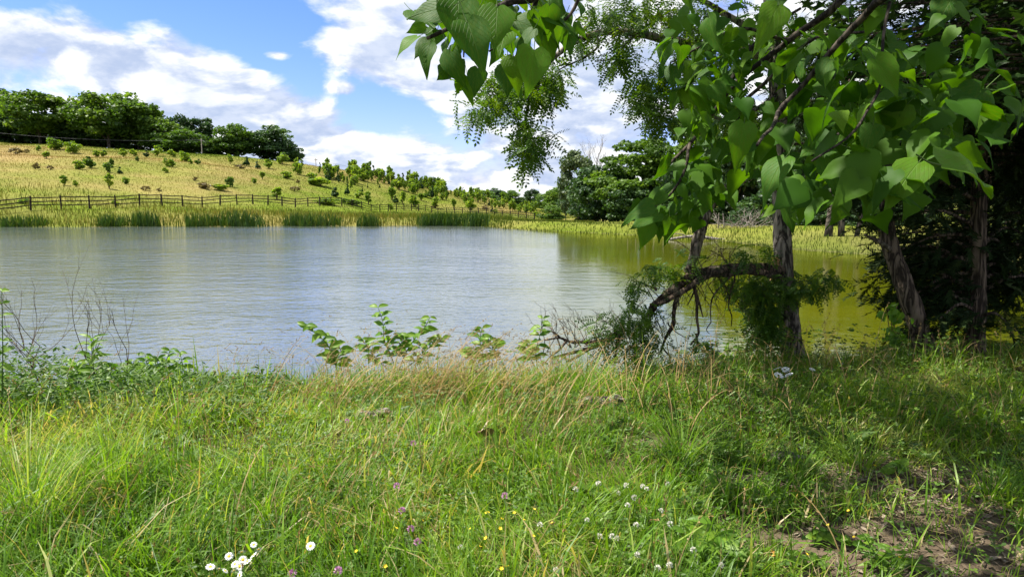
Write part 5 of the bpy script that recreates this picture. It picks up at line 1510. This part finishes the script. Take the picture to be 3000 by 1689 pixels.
# ------------------------------------------------------------------ fallen branch at the water edge
fb0 = hit(590, 358)
YF = 7.55
fb = thing('fallen_branch', 'forked dark dead branch lying between the shrubs and the broken limb', 'branch', at(600, 352, YF))
FB = at(600, 352, YF)
def fl(name, pts, r0, r1, seed, par=fb):
    m_ = MB(); m_.add(*tube(wob(spline([at(c, r, YF + dy) - FB for c, r, dy in pts], 20), .03, seed), np.linspace(r0, r1, 20), 8, .2, seed, 2)); return m_.build(name, M_DEADDARK, par, True)
fl('main_stem', [(618, 330, -.2), (606, 339, -.15), (592, 347, 0), (575, 352, .1), (552, 357, .2)], .030, .014, 3)
fl('branch', [(605, 340, -.1), (588, 341, 0), (572, 342, .1), (560, 338, .1), (545, 340, .2)], .024, .008, 4)
fl('branch', [(592, 347, 0), (580, 356, -.1), (568, 362, -.1)], .020, .010, 5)
fl('branch', [(566, 341, .1), (560, 350, 0), (553, 356, 0), (547, 363, 0)], .014, .006, 6)
fl('branch', [(560, 338, .1), (552, 332, .1), (545, 334, .2)], .010, .004, 7)
fl('branch', [(622, 326, -.3), (619, 340, -.3), (617, 350, -.3), (616, 362, -.3)], .018, .010, 8)
m_ = MB(); rnd = random.Random(12)
for k in range(34):
    c = rnd.uniform(540, 640); r = np.interp(c, [540, 600, 650], [352, 343, 314])
    twiggy(m_, at(c, r, YF - .1) - FB, (rnd.gauss(-.2, .6), rnd.gauss(0, .5), rnd.gauss(.3, .6)), rnd.uniform(.12, .32), .006, 2, rnd, .5, 0)
m_.build('twigs', M_DEADDARK, fb)


# ------------------------------------------------------------------ leafy saplings and weeds on the near bank
def lance(w_=.34, fold=.25, droop=.25):
    ts = (0, .25, .55, .8, 1.0); hw = (.02, .8, 1.0, .55, .01)
    V = []; Q = []
    for t, h in zip(ts, hw):
        for s in (-1, 0, 1): V.append((s * h * w_ / 2, t, abs(s) * h * w_ * fold - droop * t * t))
    for i in range(4):
        for j in range(2):
            k = i * 3 + j; Q.append([k, k + 1, k + 4, k + 3])
    return np.array(V), [np.array(Q)]


LANCE_ME = {}
for nm, (w_, f_, d_) in {'ash': (.42, .25, .3), 'lance': (.22, .2, .5), 'broad': (.62, .2, .35), 'dock': (.40, .25, .55)}.items():
    LANCE_ME[nm] = []
    for q in range(4):
        m_ = MB(); V, fs = lance(w_ * (1 + .08 * q), f_, d_ * (.7 + .3 * q)); m_.add(V, fs, (.35, .55, .75, .95)[q]); LANCE_ME[nm].append(m_.mesh('leaf', M_BROADLEAF, True))


def plant(name, label, cat_, base, stems, leafkind, nl, size, group=None, spread=1.0, zup=.3, stem_mat=M_STEM, stem_r=.006, pairs=True, seed=0, start=.2):
    t_ = thing(name, label, cat_, base, 0, group)
    rd = random.Random(seed + 77)
    for si, st in enumerate(stems):
        q = spline([Vector(p) for p in st], 14)
        m_ = MB(); m_.add(*tube(q, np.linspace(stem_r, stem_r * .4, 14), 6)); m_.build('stem', stem_mat, t_, True)
        for k in range(nl):
            f = start + (1 - start) * (k + 1) / nl
            i = min(12, int(f * 13)); p = q[i] + (q[i + 1] - q[i]) * (f * 13 - i)
            ax = k * 1.57 + rd.uniform(-.4, .4)
            for sg in ((0, pi) if pairs else (0,)):
                a = ax + sg + rd.uniform(-.25, .25)
                d = np.array([[cos(a) * spread, sin(a) * spread, zup + rd.gauss(0, .2)]])
                R = frames(d, np.array([[rd.gauss(0, .35), rd.gauss(0, .35) - .8, .85]]))[0]
                s = size * rd.uniform(.75, 1.15) * (1 - .35 * max(0, f - .6) / .4)
                M = Matrix([[*(R[z_] * s), p[z_]] for z_ in range(3)] + [[0, 0, 0, 1]])
                link('leaf', LANCE_ME[leafkind][rd.randrange(4)], t_, M=M)
    return t_


def stems_px(base, paths, Y):
    return [[at(c, r, Y + dy) - base for c, r, dy in p] for p in paths]


def base_at(c, r, Y=None):
    p = hit(c, r)
    if Y: x = at(c, r, Y).x; p = Vector((x, Y, hz(x, Y)))
    return p


YS = 8.3
b = base_at(338, 378, 6.9)
plant('ash_sapling', 'leafy sapling leaning left over the water, leftmost of the four saplings', 'sapling', b, stems_px(b, [[(338, 378, 0), (334, 358, 0), (326, 342, .0), (312, 330, 0), (306, 325, 0)], [(336, 375, .1), (337, 362, .1), (341, 350, .1), (330, 336, .1)]], 6.9), 'ash', 11, .155, 'leafy saplings at the water edge', seed=1)
b = base_at(392, 372, 7.1)
plant('ash_sapling', 'tallest leafy sapling with a thin top, second of the four saplings', 'sapling', b, stems_px(b, [[(396, 372, 0), (391, 355, 0), (384, 338, 0), (383, 322, 0), (378, 307, 0)], [(398, 372, .1), (406, 352, .1), (415, 338, .1), (424, 328, .1), (430, 317, .1)], [(394, 372, -.1), (398, 352, -.1), (402, 340, -.1), (400, 334, -.1)], [(400, 372, .1), (418, 358, .1), (432, 344, .1), (442, 338, .1)], [(392, 372, .2), (378, 360, .2), (368, 348, .2), (362, 338, .2)]], 7.1), 'ash', 11, .155, 'leafy saplings at the water edge', seed=2)
b = base_at(482, 374, 7.1)
plant('ash_sapling', 'leafy sapling among tan grass stalks, third of the four saplings', 'sapling', b, stems_px(b, [[(484, 374, 0), (483, 355, 0), (480, 340, 0), (482, 328, 0)], [(482, 374, .1), (474, 358, .1), (466, 350, .1)], [(485, 374, .1), (492, 350, .1), (490, 338, .1)]], 7.1), 'ash', 7, .17, 'leafy saplings at the water edge', seed=3)
b = base_at(538, 374, 7.3)
plant('ash_sapling', 'upright leafy sapling left of the fallen branch, last of the four saplings', 'sapling', b, stems_px(b, [[(538, 372, 0), (536, 352, 0), (540, 334, 0), (543, 318, 0)], [(537, 370, .1), (528, 352, .1), (530, 342, .1)]], 7.3), 'ash', 9, .15, 'leafy saplings at the water edge', seed=4)
b = base_at(88, 400, 5.7)
plant('tall_weed', 'tall weed with long narrow yellow green leaves at left', 'weed', b, stems_px(b, [[(92, 402, 0), (94, 380, 0), (92, 358, 0), (92, 338, 0)], [(88, 402, .1), (80, 380, .1), (76, 362, .1)], [(98, 402, .1), (112, 382, .1), (120, 366, .1)]], 5.7), 'lance', 15, .19, seed=5, pairs=True, zup=.55)
b = base_at(160, 395, 5.9)
plant('bank_shrub', 'low leafy shrub on the bank between the tall weed and the dry stalks', 'shrub', b, stems_px(b, [[(150, 395, 0), (148, 372, 0), (145, 354, 0)], [(160, 395, 0), (164, 368, 0), (170, 350, 0)], [(165, 395, .1), (182, 372, .1), (180, 352, .1)], [(140, 396, .1), (132, 375, .1), (134, 360, .1)], [(150, 395, -.1), (155, 375, -.1), (158, 358, -.1)]], 5.9), 'ash', 9, .12, seed=6)
b = base_at(125, 415, 5.4)
plant('bank_shrub', 'dense green shrub in front of the tall weed at left', 'shrub', b, stems_px(b, [[(118, 418, 0), (110, 395, 0), (104, 378, 0)], [(125, 418, 0), (130, 394, 0), (140, 378, 0)], [(130, 418, .1), (152, 398, .1), (160, 385, .1)], [(115, 418, .1), (90, 402, .1), (78, 392, .1)], [(120, 418, -.1), (120, 400, -.1), (122, 385, -.1)]], 5.4), 'broad', 11, .085, seed=7)
b = base_at(50, 420, 5.2)
plant('bank_shrub', 'dark leafy shrub on the bank at the left frame edge', 'shrub', b, stems_px(b, [[(20 + 18 * k, 428, .05 * k), (10 + 20 * k, 402, .05 * k), (2 + 22 * k, 380 + (k % 3) * 5, .05 * k)] for k in range(6)], 5.2), 'broad', 12, .065, seed=8)
b = base_at(-18, 350, 4.6)
plant('bank_shrub', 'yellow green foliage poking in at the left frame edge over the water', 'shrub', b, [[(0, 0, 0), (-.05, 0, .4), (.0, 0, .9)], [(0, .1, 0), (.06, .1, .5), (.10, .1, 1.0)]], 'ash', 9, .09, seed=9)
b = base_at(760, 372, 7.5)
plant('bank_shrub', 'green shrub at the foot of the locust trunk, left side', 'shrub', b, stems_px(b, [[(745 + 7 * k, 378, .05 * (k % 3)), (742 + 8 * k, 360, .05), (738 + 9 * k, 346 - (k % 3) * 6, .05)] for k in range(6)], 7.5), 'broad', 7, .09, seed=10)
b = base_at(715, 372, 7.6)
plant('bank_shrub', 'small dark shrub under the hanging dead twigs', 'shrub', b, stems_px(b, [[(708 + 7 * k, 378, .05 * (k % 3)), (708 + 7 * k, 360, .05), (705 + 7 * k, 344 + (k % 3) * 5, .05)] for k in range(4)], 7.6), 'broad', 7, .09, seed=11)
b = base_at(905, 420, 5.1)
plant('pale_weed', 'bright pale green seedling glowing in the shade at right', 'weed', b, stems_px(b, [[(912, 430, 0), (909, 415, 0), (907, 404, 0)], [(912, 430, 0), (918, 418, 0), (920, 412, 0)], [(910, 430, .1), (899, 420, .1), (893, 413, .1)]], 5.1), 'broad', 3, .12, seed=12)
b = base_at(880, 425, 5.4)
plant('shade_weed', 'dark leafy weed left of the glowing seedling', 'weed', b, stems_px(b, [[(870 + 9 * k, 432, .05 * (k % 3)), (866 + 10 * k, 415, .05), (860 + 11 * k, 402 + (k % 3) * 6, .05)] for k in range(6)], 5.4), 'broad', 6, .075, seed=13)
b = base_at(960, 430, 5.3)
plant('shade_weed', 'dark leafy weed right of the glowing seedling', 'weed', b, stems_px(b, [[(935 + 13 * k, 440, .05 * (k % 3)), (932 + 13 * k, 415, .05), (930 + 14 * k, 396 + (k % 3) * 8, .05)] for k in range(7)], 5.3), 'broad', 7, .07, seed=14)
b = base_at(716, 500, 3.7)
plant('upright_weed', 'upright weed with narrow leaves beside the broad leaved dock', 'weed', b, stems_px(b, [[(722, 520, 0), (720, 495, 0), (716, 468, 0)], [(724, 520, 0), (729, 500, 0), (731, 485, 0)]], 3.55), 'lance', 9, .10, seed=15, zup=.5)
b = hit(712, 566)
plant('dock_plant', 'broad leaved dock rosette at the lower right of the grass', 'weed', b, [[(0, 0, 0), (.02, 0, .04), (.05, .02, .08)], [(0, 0, 0), (-.05, .05, .06), (-.10, .1, .12)], [(0, 0, 0), (.05, .08, .06), (.04, .14, .14)]], 'dock', 7, .15, seed=16, zup=.5, pairs=False, start=0)
b = hit(760, 555)
plant('small_herb', 'small leafy herb on the edge of the bare earth', 'weed', hit(815, 540), [[(0, 0, 0), (.01, 0, .05), (.02, 0, .09)], [(0, 0, 0), (.05, .02, .04), (.09, .03, .06)]], 'broad', 4, .06, seed=17)
plant('small_herb', 'small leafy herb alone on the bare earth at right', 'weed', hit(862, 548), [[(0, 0, 0), (.01, 0, .04), (.02, 0, .07)], [(0, 0, 0), (-.05, .02, .03), (-.09, .03, .05)]], 'broad', 4, .06, seed=18)
plant('small_herb', 'small pale herb near the upper rim of the bare earth', 'weed', hit(895, 478), [[(0, 0, 0), (.01, 0, .05), (.02, 0, .08)]], 'broad', 4, .08, seed=19)
plant('ragged_weed', 'jagged leaved weed at the bottom edge on bare earth', 'weed', hit(900, 570), [[(0, 0, 0), (.03, 0, .03), (.07, 0, .05)], [(0, 0, 0), (-.04, .05, .03), (-.08, .08, .05)], [(0, 0, 0), (.02, .08, .03), (.03, .13, .05)]], 'lance', 5, .10, seed=20)
plant('ragged_weed', 'jagged leaved weed left on the bare earth near the orange leaf', 'weed', hit(805, 562), [[(0, 0, 0), (.03, 0, .03), (.07, 0, .05)], [(0, 0, 0), (-.04, .05, .03), (-.08, .08, .05)]], 'ash', 5, .07, seed=21)

# creeper on the leaning trunk
cb = hit(893, 356)
crp = thing('creeper', 'bright green creeper climbing the left side of the leaning trunk', 'creeper', cb)
rd = random.Random(3)
for k in range(3):
    q = spline([at(896 + 2 * k, 356, 7.55) - cb, at(896 - 2 * k, 338, 7.5) - cb, at(894 - 3 * k, 320, 7.5) - cb, at(897 - 4 * k, 306, 7.5) - cb], 12)
    m_ = MB(); m_.add(*tube(q, .005, 5)); m_.build('stem', M_STEMBROWN, crp, True)
    for j in range(20):
        p = q[rd.randrange(12)] + np.array([rd.gauss(0, .05), rd.gauss(-.04, .05), rd.gauss(0, .05)])
        R = frames(np.array([[rd.gauss(-.3, .5), rd.gauss(0, .4), -.6]]), np.array([[rd.gauss(0, .3), -1.0, .5]]))[0]; s = rd.uniform(.06, .11)
        link('leaf', LANCE_ME['broad'][rd.randrange(3)], crp, M=Matrix([[*(R[z_] * s), p[z_]] for z_ in range(3)] + [[0, 0, 0, 1]]))


# dead weed stalks at left against the water
def dry_weed(c, r, Y, h, label, seed):
    x = at(c, r, Y).x; p = Vector((x, Y, hz(x, Y)))
    rd = random.Random(seed)
    t_ = thing('dry_weed', label, 'dry weed', p, 0, 'dead weed stalks at the water edge')
    m_ = MB(); twiggy(m_, (0, 0, 0), (rd.uniform(-.2, .2), 0, 1), h * .62, .006, 3, rd, .42, .35); m_.build('stalk', M_STEMBROWN, t_)


for k, (c, Y, h, lab) in enumerate(((28, 5.7, .85, 'branched dead weed stalk nearest the left frame edge'), (58, 5.7, .9, 'spreading dead weed stalk left of the tall weed'), (70, 5.8, .8, 'thin dead weed stalk just left of the tall weed'), (100, 5.8, 1.0, 'tallest dead weed stalk rising behind the tall weed'), (118, 5.9, .8, 'dead weed stalk right of the tall weed'), (46, 5.4, .7, 'short brown dead weed stalk with dark seed heads'))):
    dry_weed(c, 400, Y, h, lab, 50 + k)


# tussocks of long grass
def tussock(c, r, n, Lm, label, tint, spread=.07, mat=M_GRASS):
    p = hit(c, r)
    m_ = MB()
    az = rng.uniform(0, 2 * pi, n); q = np.abs(rng.normal(0, spread, n))
    V, F_, T, _ = blades(np.stack([np.cos(az) * q, np.sin(az) * q, np.full(n, -.02)], -1), np.clip(rng.normal(Lm, Lm * .22, n), .1, 1.2), rng.uniform(.004, .008, n), az, np.abs(rng.normal(.25, .15, n)), rng.uniform(.4, 1.5, n), np.clip(rng.normal(tint, .1, n), 0, .76), 5)
    m_.add(V, F_, T); o = m_.build('grass_tussock', mat); o.location = p
    tag(o, label, 'grass tuft', 'tussocks of long grass on the bank')


for a in ((682, 462, 150, .38, 'arching grass tussock left of the bare earth under a tan seed head', .42), (800, 478, 110, .28, 'dark green sedge tussock in the shade at the top of the bare earth', .25), (860, 470, 90, .34, 'tussock of upright bright blades above the bare earth', .55), (585, 398, 130, .42, 'bright green tussock behind the weathered log piece', .45), (640, 385, 110, .45, 'long grass tussock below the fallen branch', .4),
          (30, 540, 170, .55, 'large pale grass tussock in the lower left corner', .62), (110, 500, 120, .45, 'soft grass tussock at left above the corner one', .55), (180, 440, 100, .42, 'grass tussock in front of the dry stalks at left', .5), (340, 380, 110, .5, 'grass tussock below the leftmost sapling', .5), (560, 545, 90, .28, 'bright tussock at the bottom centre among clover', .5), (650, 520, 100, .3, 'grass tussock left of the dock rosette', .45), (990, 500, 90, .3, 'dark tussock at the right frame edge', .3), (470, 400, 110, .4, 'grass tussock under the third sapling', .55), (265, 520, 100, .35, 'tussock with long pale blades left of centre', .5)):
    tussock(*a)
# a few very long arching pale blades
for k, (c, r, az, Ln, lab) in enumerate(((225, 500, 2.9, .75, 'single long pale grass blade arching left in the lower left'), (300, 545, 3.0, .8, 'single long pale blade arching over the daisies'), (232, 540, 1.5, .6, 'upright pale grass stalk at lower left'), (120, 470, .2, .7, 'long tan stalk leaning right at left of the bank'), (165, 450, .1, .75, 'long tan stalk crossing the left of the bank'), (690, 435, .3, .5, 'tan seed stalk arching over the middle tussock'), (740, 560, 1.2, .4, 'thick tan seed stalk beside the dock rosette'), (845, 570, 1.9, .45, 'bleached bent stalk lying at the bottom of the bare earth'), (390, 470, 2.4, .55, 'pale stalk crossing the middle of the bank'), (40, 560, 3.3, .35, 'thick tan seed head in the lower left corner'))):
    p = hit(c, r); m_ = MB()
    V, F_, T, tip = blades(np.array([[0, 0, 0]]), Ln, .008, az, .25, 1.25, .75, 8); m_.add(V, F_, T)
    C = V[10:]; N = 26
    if k not in (0, 1):
        i = rng.integers(0, len(C), N); instance(m_, (QUAD[0] * np.array([.3, 1, 1]), QUAD[1]), frames((C[-1] - C[0])[None].repeat(N, 0) + rng.normal(0, .08, (N, 3)), rand_dirs(N)), C[i], rng.uniform(.012, .026, N), rng.uniform(.4, 1, N))
    o = m_.build('grass_stalk', M_DRY if k not in (0, 1) else M_GRASS); o.location = p
    tag(o, lab, 'grass stalk')

# ------------------------------------------------------------------ flowers
def daisy_proto():
    t_ = thing('daisy', 'x', 'daisy')
    m_ = MB(); m_.add(*tube([(0, 0, -.12), (.005, 0, -.05), (0, 0, 0)], .0016, 5)); m_.build('stem', M_STEM, t_)
    V = []; Q = []
    for k in range(16):
        a = k * 2 * pi / 16; d = np.array([cos(a), sin(a), 0]); s = np.array([-sin(a), cos(a), 0]); n = len(V); z = .002 * (k % 2)
        V += [d * .005 + [0, 0, z], d * .013 + s * .0032 + [0, 0, .002 + z], d * .020 + s * .0012 + [0, 0, z], d * .020 - s * .0012 + [0, 0, z], d * .013 - s * .0032 + [0, 0, .002 + z]]; Q.append([n, n + 1, n + 2, n + 3, n + 4])
    m_ = MB(); m_.add(V, [np.array(Q)]); m_.build('petals', M_PETAL, t_)
    V, fs = tube([(0, 0, 0), (0, 0, .003), (0, 0, .005)], [.0065, .006, .003], 9); m_ = MB(); m_.add(V, fs); m_.build('centre', M_YELLOW, t_)
    return t_


def clover_proto(name, mat):
    t_ = thing(name, 'x', 'clover flower')
    m_ = MB(); m_.add(*tube([(0, 0, -.16), (.004, 0, -.08), (0, 0, 0)], .0015, 5)); m_.build('stem', M_STEM, t_)
    m_ = MB(); d = rand_dirs(60, .5); P = d * np.array([.007, .007, .007]) + np.array([0, 0, .006])
    instance(m_, (QUAD[0] * np.array([.45, 1, 1]), QUAD[1]), frames(d + np.array([0, 0, .5]), rand_dirs(60)), P, .010, .5); m_.build('flower_head', mat, t_)
    return t_


def put(proto, first, c, r, h, s, label, group, tilt=.7):
    p = hit(c, r); d = ray(c, r)
    # stand the stem so that the flower head is seen at its pixel
    k = 0.0
    q = Vector((p.x, p.y, p.z)); h += .06; f = 1 - h / EYE; q = Vector((p.x * f, p.y * f, hz(p.x * f, p.y * f) + h))
    o = proto if first else copy_thing(proto, q)
    o.location = q; o.scale = (s, s, s); o.rotation_euler = (random.uniform(.3, max(.4, tilt)), random.uniform(-tilt, tilt) * .6, random.uniform(0, 6.3))
    o['label'] = label; o['group'] = group
    return o


dz_ = daisy_proto()
fx, fy = 1024 / 3000, 1200 / 2074
D6 = [(1285, 1285), (1225, 1325), (1160, 1340), (1230, 1365), (1285, 1340), (1190, 1385), (1215, 1395), (1065, 1395), (1140, 1415), (1185, 1420), (1215, 1440), (1110, 1410), (1255, 1380), (1310, 1310)]
for i, (x, y) in enumerate(D6):
    put(dz_, i == 0, x * fy * fx, (850 + y * fy) * fx, .17, random.uniform(.62, .95), 'white daisy with yellow centre in the cluster at the bottom left of centre', 'daisies in the clump', 1.1)
put(dz_, False, 1573 * fy * fx, (850 + 1305 * fy) * fx,   .17, .95, 'single white daisy apart, to the right of the daisy cluster', 'daisies in the clump')
pk = clover_proto('red_clover', M_PINK)
PKs = [(414, 448, 'pink clover flower in the middle of the bank near a dark log'), (347, 428, 'small pink clover flower beside the left weathered log'), (401, 514, 'pink clover flower among clover leaves, centre bottom, upper of two'), (410, 531, 'pink clover flower below its neighbour at centre bottom'), (417, 545, 'pink clover flower lowest of three at centre bottom'), (337, 571, 'bright pink clover flower at the bottom edge right of the daisies'), (294, 574, 'bright pink clover flower at the bottom edge beside the daisies'), (397, 492, 'faded pink clover flower above the others at centre'), (505, 500, 'faint pink clover flower in the centre of the grass')]
for i, (c, r, lab) in enumerate(PKs): put(pk, i == 0, c, r, .16, 1.15, lab, 'pink clover flowers')
wc = clover_proto('white_clover', M_CREAM)
rd = random.Random(21)
for i in range(24):
    c = rd.choice((rd.gauss(560, 45), rd.gauss(620, 40), rd.uniform(380, 700), rd.gauss(645, 12))); r = rd.uniform(485, 574)
    put(wc, i == 0, c, r, rd.uniform(.10, .18), rd.uniform(.75, 1.05), *(('cream clover flower head in the left half of the clover patch', 'cream clover flowers left') if c < 560 else ('cream clover flower head in the clover patch nearest the bare earth', 'cream clover flowers right')))
yl = thing('buttercup', 'x', 'yellow flower')
m_ = MB(); m_.add(*tube([(0, 0, -.14), (.004, 0, -.07), (0, 0, 0)], .0013, 5)); m_.build('stem', M_STEM, yl)
m_ = MB(); a = np.linspace(0, 2 * pi, 5, endpoint=False); instance(m_, (QUAD[0] * np.array([.9, 1, 1]), QUAD[1]), frames(np.stack([np.cos(a), np.sin(a), np.full(5, .5)], -1), np.tile([[0, 0, 1.0]], (5, 1))), np.zeros((5, 3)), .010, .5); m_.build('petals', M_YELLOW, yl)
for i in range(36):
    c = rd.choice((rd.gauss(492, 22), rd.gauss(520, 30), rd.gauss(450, 40), rd.uniform(780, 900))); r = rd.uniform(515, 572) if c < 700 else rd.uniform(450, 560)
    put(yl, i == 0, c, r, rd.uniform(.08, .15), rd.uniform(.8, 1.2), 'tiny yellow flower low in the grass at the bottom' if c < 700 else 'tiny yellow flower on the shaded ground at the right', 'tiny yellow flowers' if c < 700 else 'tiny yellow flowers in the shade')
ya = thing('yarrow', 'x', 'white flower')
m_ = MB(); m_.add(*tube([(0, 0, -.4), (.01, 0, -.2), (0, 0, 0)], .003, 5)); m_.build('stem', M_STEM, ya)
m_ = MB(); N = 70; q = np.sqrt(rng.uniform(0, 1, N)) * .045; a = rng.uniform(0, 6.28, N)
instance(m_, (QUAD[0], QUAD[1]), frames(np.stack([np.cos(a), np.sin(a), np.full(N, .2)], -1), np.tile([[0, 0, 1.0]], (N, 1))), np.stack([np.cos(a) * q, np.sin(a) * q, .01 - q * .15], -1), .014, .5); m_.build('flower_head', M_PETAL, ya)
for i, (c, r, lab) in enumerate(((777, 376, 'flat white yarrow head, upper left of the group by the locust trunk'), (785, 377.5, 'flat white yarrow head, upper right of the group by the locust trunk'), (778.5, 384.5, 'flat white yarrow head, lower left of the group by the locust trunk'), (788, 383.5, 'flat white yarrow head, lower right of the group by the locust trunk'), (812, 375.5, 'small white yarrow head standing apart in the shade right of the trunk'))):
    o = put(ya, i == 0, c, r, .42, .4 if i == 4 else .58, lab, 'yarrow by the locust trunk', .5)

# ------------------------------------------------------------------ logs and fallen leaves
M_LOG = bark_mat('weathered_log', (0.05, 0.042, 0.034), (0.25, 0.215, 0.175), 20, .9, .3)
def log_piece(c0, c1, r, label, rad):
    p0 = hit(c0, r); p1 = hit(c1, r + 1); b = (p0 + p1) / 2; b.z = hz(b.x, b.y)
    t_ = thing('log', label, 'log', b, 0, 'weathered logs in the grass')
    d = p1 - p0
    pts = [(-d * .75) + Vector((0, 0, rad * .2)), (-d * .3) + Vector((0, .03, rad * .9)), d * .1 + Vector((0, -.02, rad * .95)), d * .4 + Vector((0, .02, rad * 1.1)), d * .6 + Vector((0, .03, rad * .9))]
    m_ = MB(); m_.add(*tube(wob(spline(pts, 26), .03, 3), np.interp(np.linspace(0, 1, 26), [0, .5, 1], [rad * .6, rad, rad * .9]), 14, .16, c0, 2.5)); m_.build('trunk_piece', M_LOG, t_, True)
    m_ = MB(); a = d * .42 + Vector((0, 0, rad * 1.4)); m_.add(*tube([a, a + Vector((.03, -.03, .02)), a + Vector((.06, -.05, .03))], [.02, .014, .008], 7, .2, 1)); m_.build('stub', M_LOG, t_, True)


log_piece(582, 619, 410, 'weathered grey log half buried in grass right of the middle', .06)
log_piece(357, 386, 424, 'pale flat log nearly hidden in grass left of the middle', .04)
log_piece(775, 792, 468, 'dark rotten stump piece beside the shaded sedge', .05)


def fallen(c, r, s, label, mat, tilt):
    V, A, fs, st = catalpa_leaf(3, .3, .3, .06); m_ = MB(); m_.add(V, fs); o = m_.build('fallen_leaf', mat, None, True)
    p = hit(c, r); o.location = p + Vector((0, 0, .03 + .05 * tilt)); o.scale = (s, s, s); o.rotation_euler = (.5 * tilt, .2, c)
    tag(o, label, 'fallen leaf', 'fallen leaves')


fallen(771, 553, .05, 'orange yellow fallen leaf at the edge of the bare earth', M_ORANGE, .2)
fallen(799, 500, .06, 'rusty orange fallen leaf at the top of the bare earth', M_ORANGE, .4)
fallen(487, 458, .16, 'large curled brown and green fallen leaf in the middle of the grass', M_BROWNLEAF, 1.8)
fallen(880, 562, .09, 'pale tan fallen leaf at the bottom of the bare earth', M_LITTER, .2)
fallen(925, 540, .07, 'grey fallen leaf far right on the bare earth', M_LITTER, .2)

for n_ in list(bpy.data.objects):
    if n_.get('label') == 'x': n_['label'] = n_.name
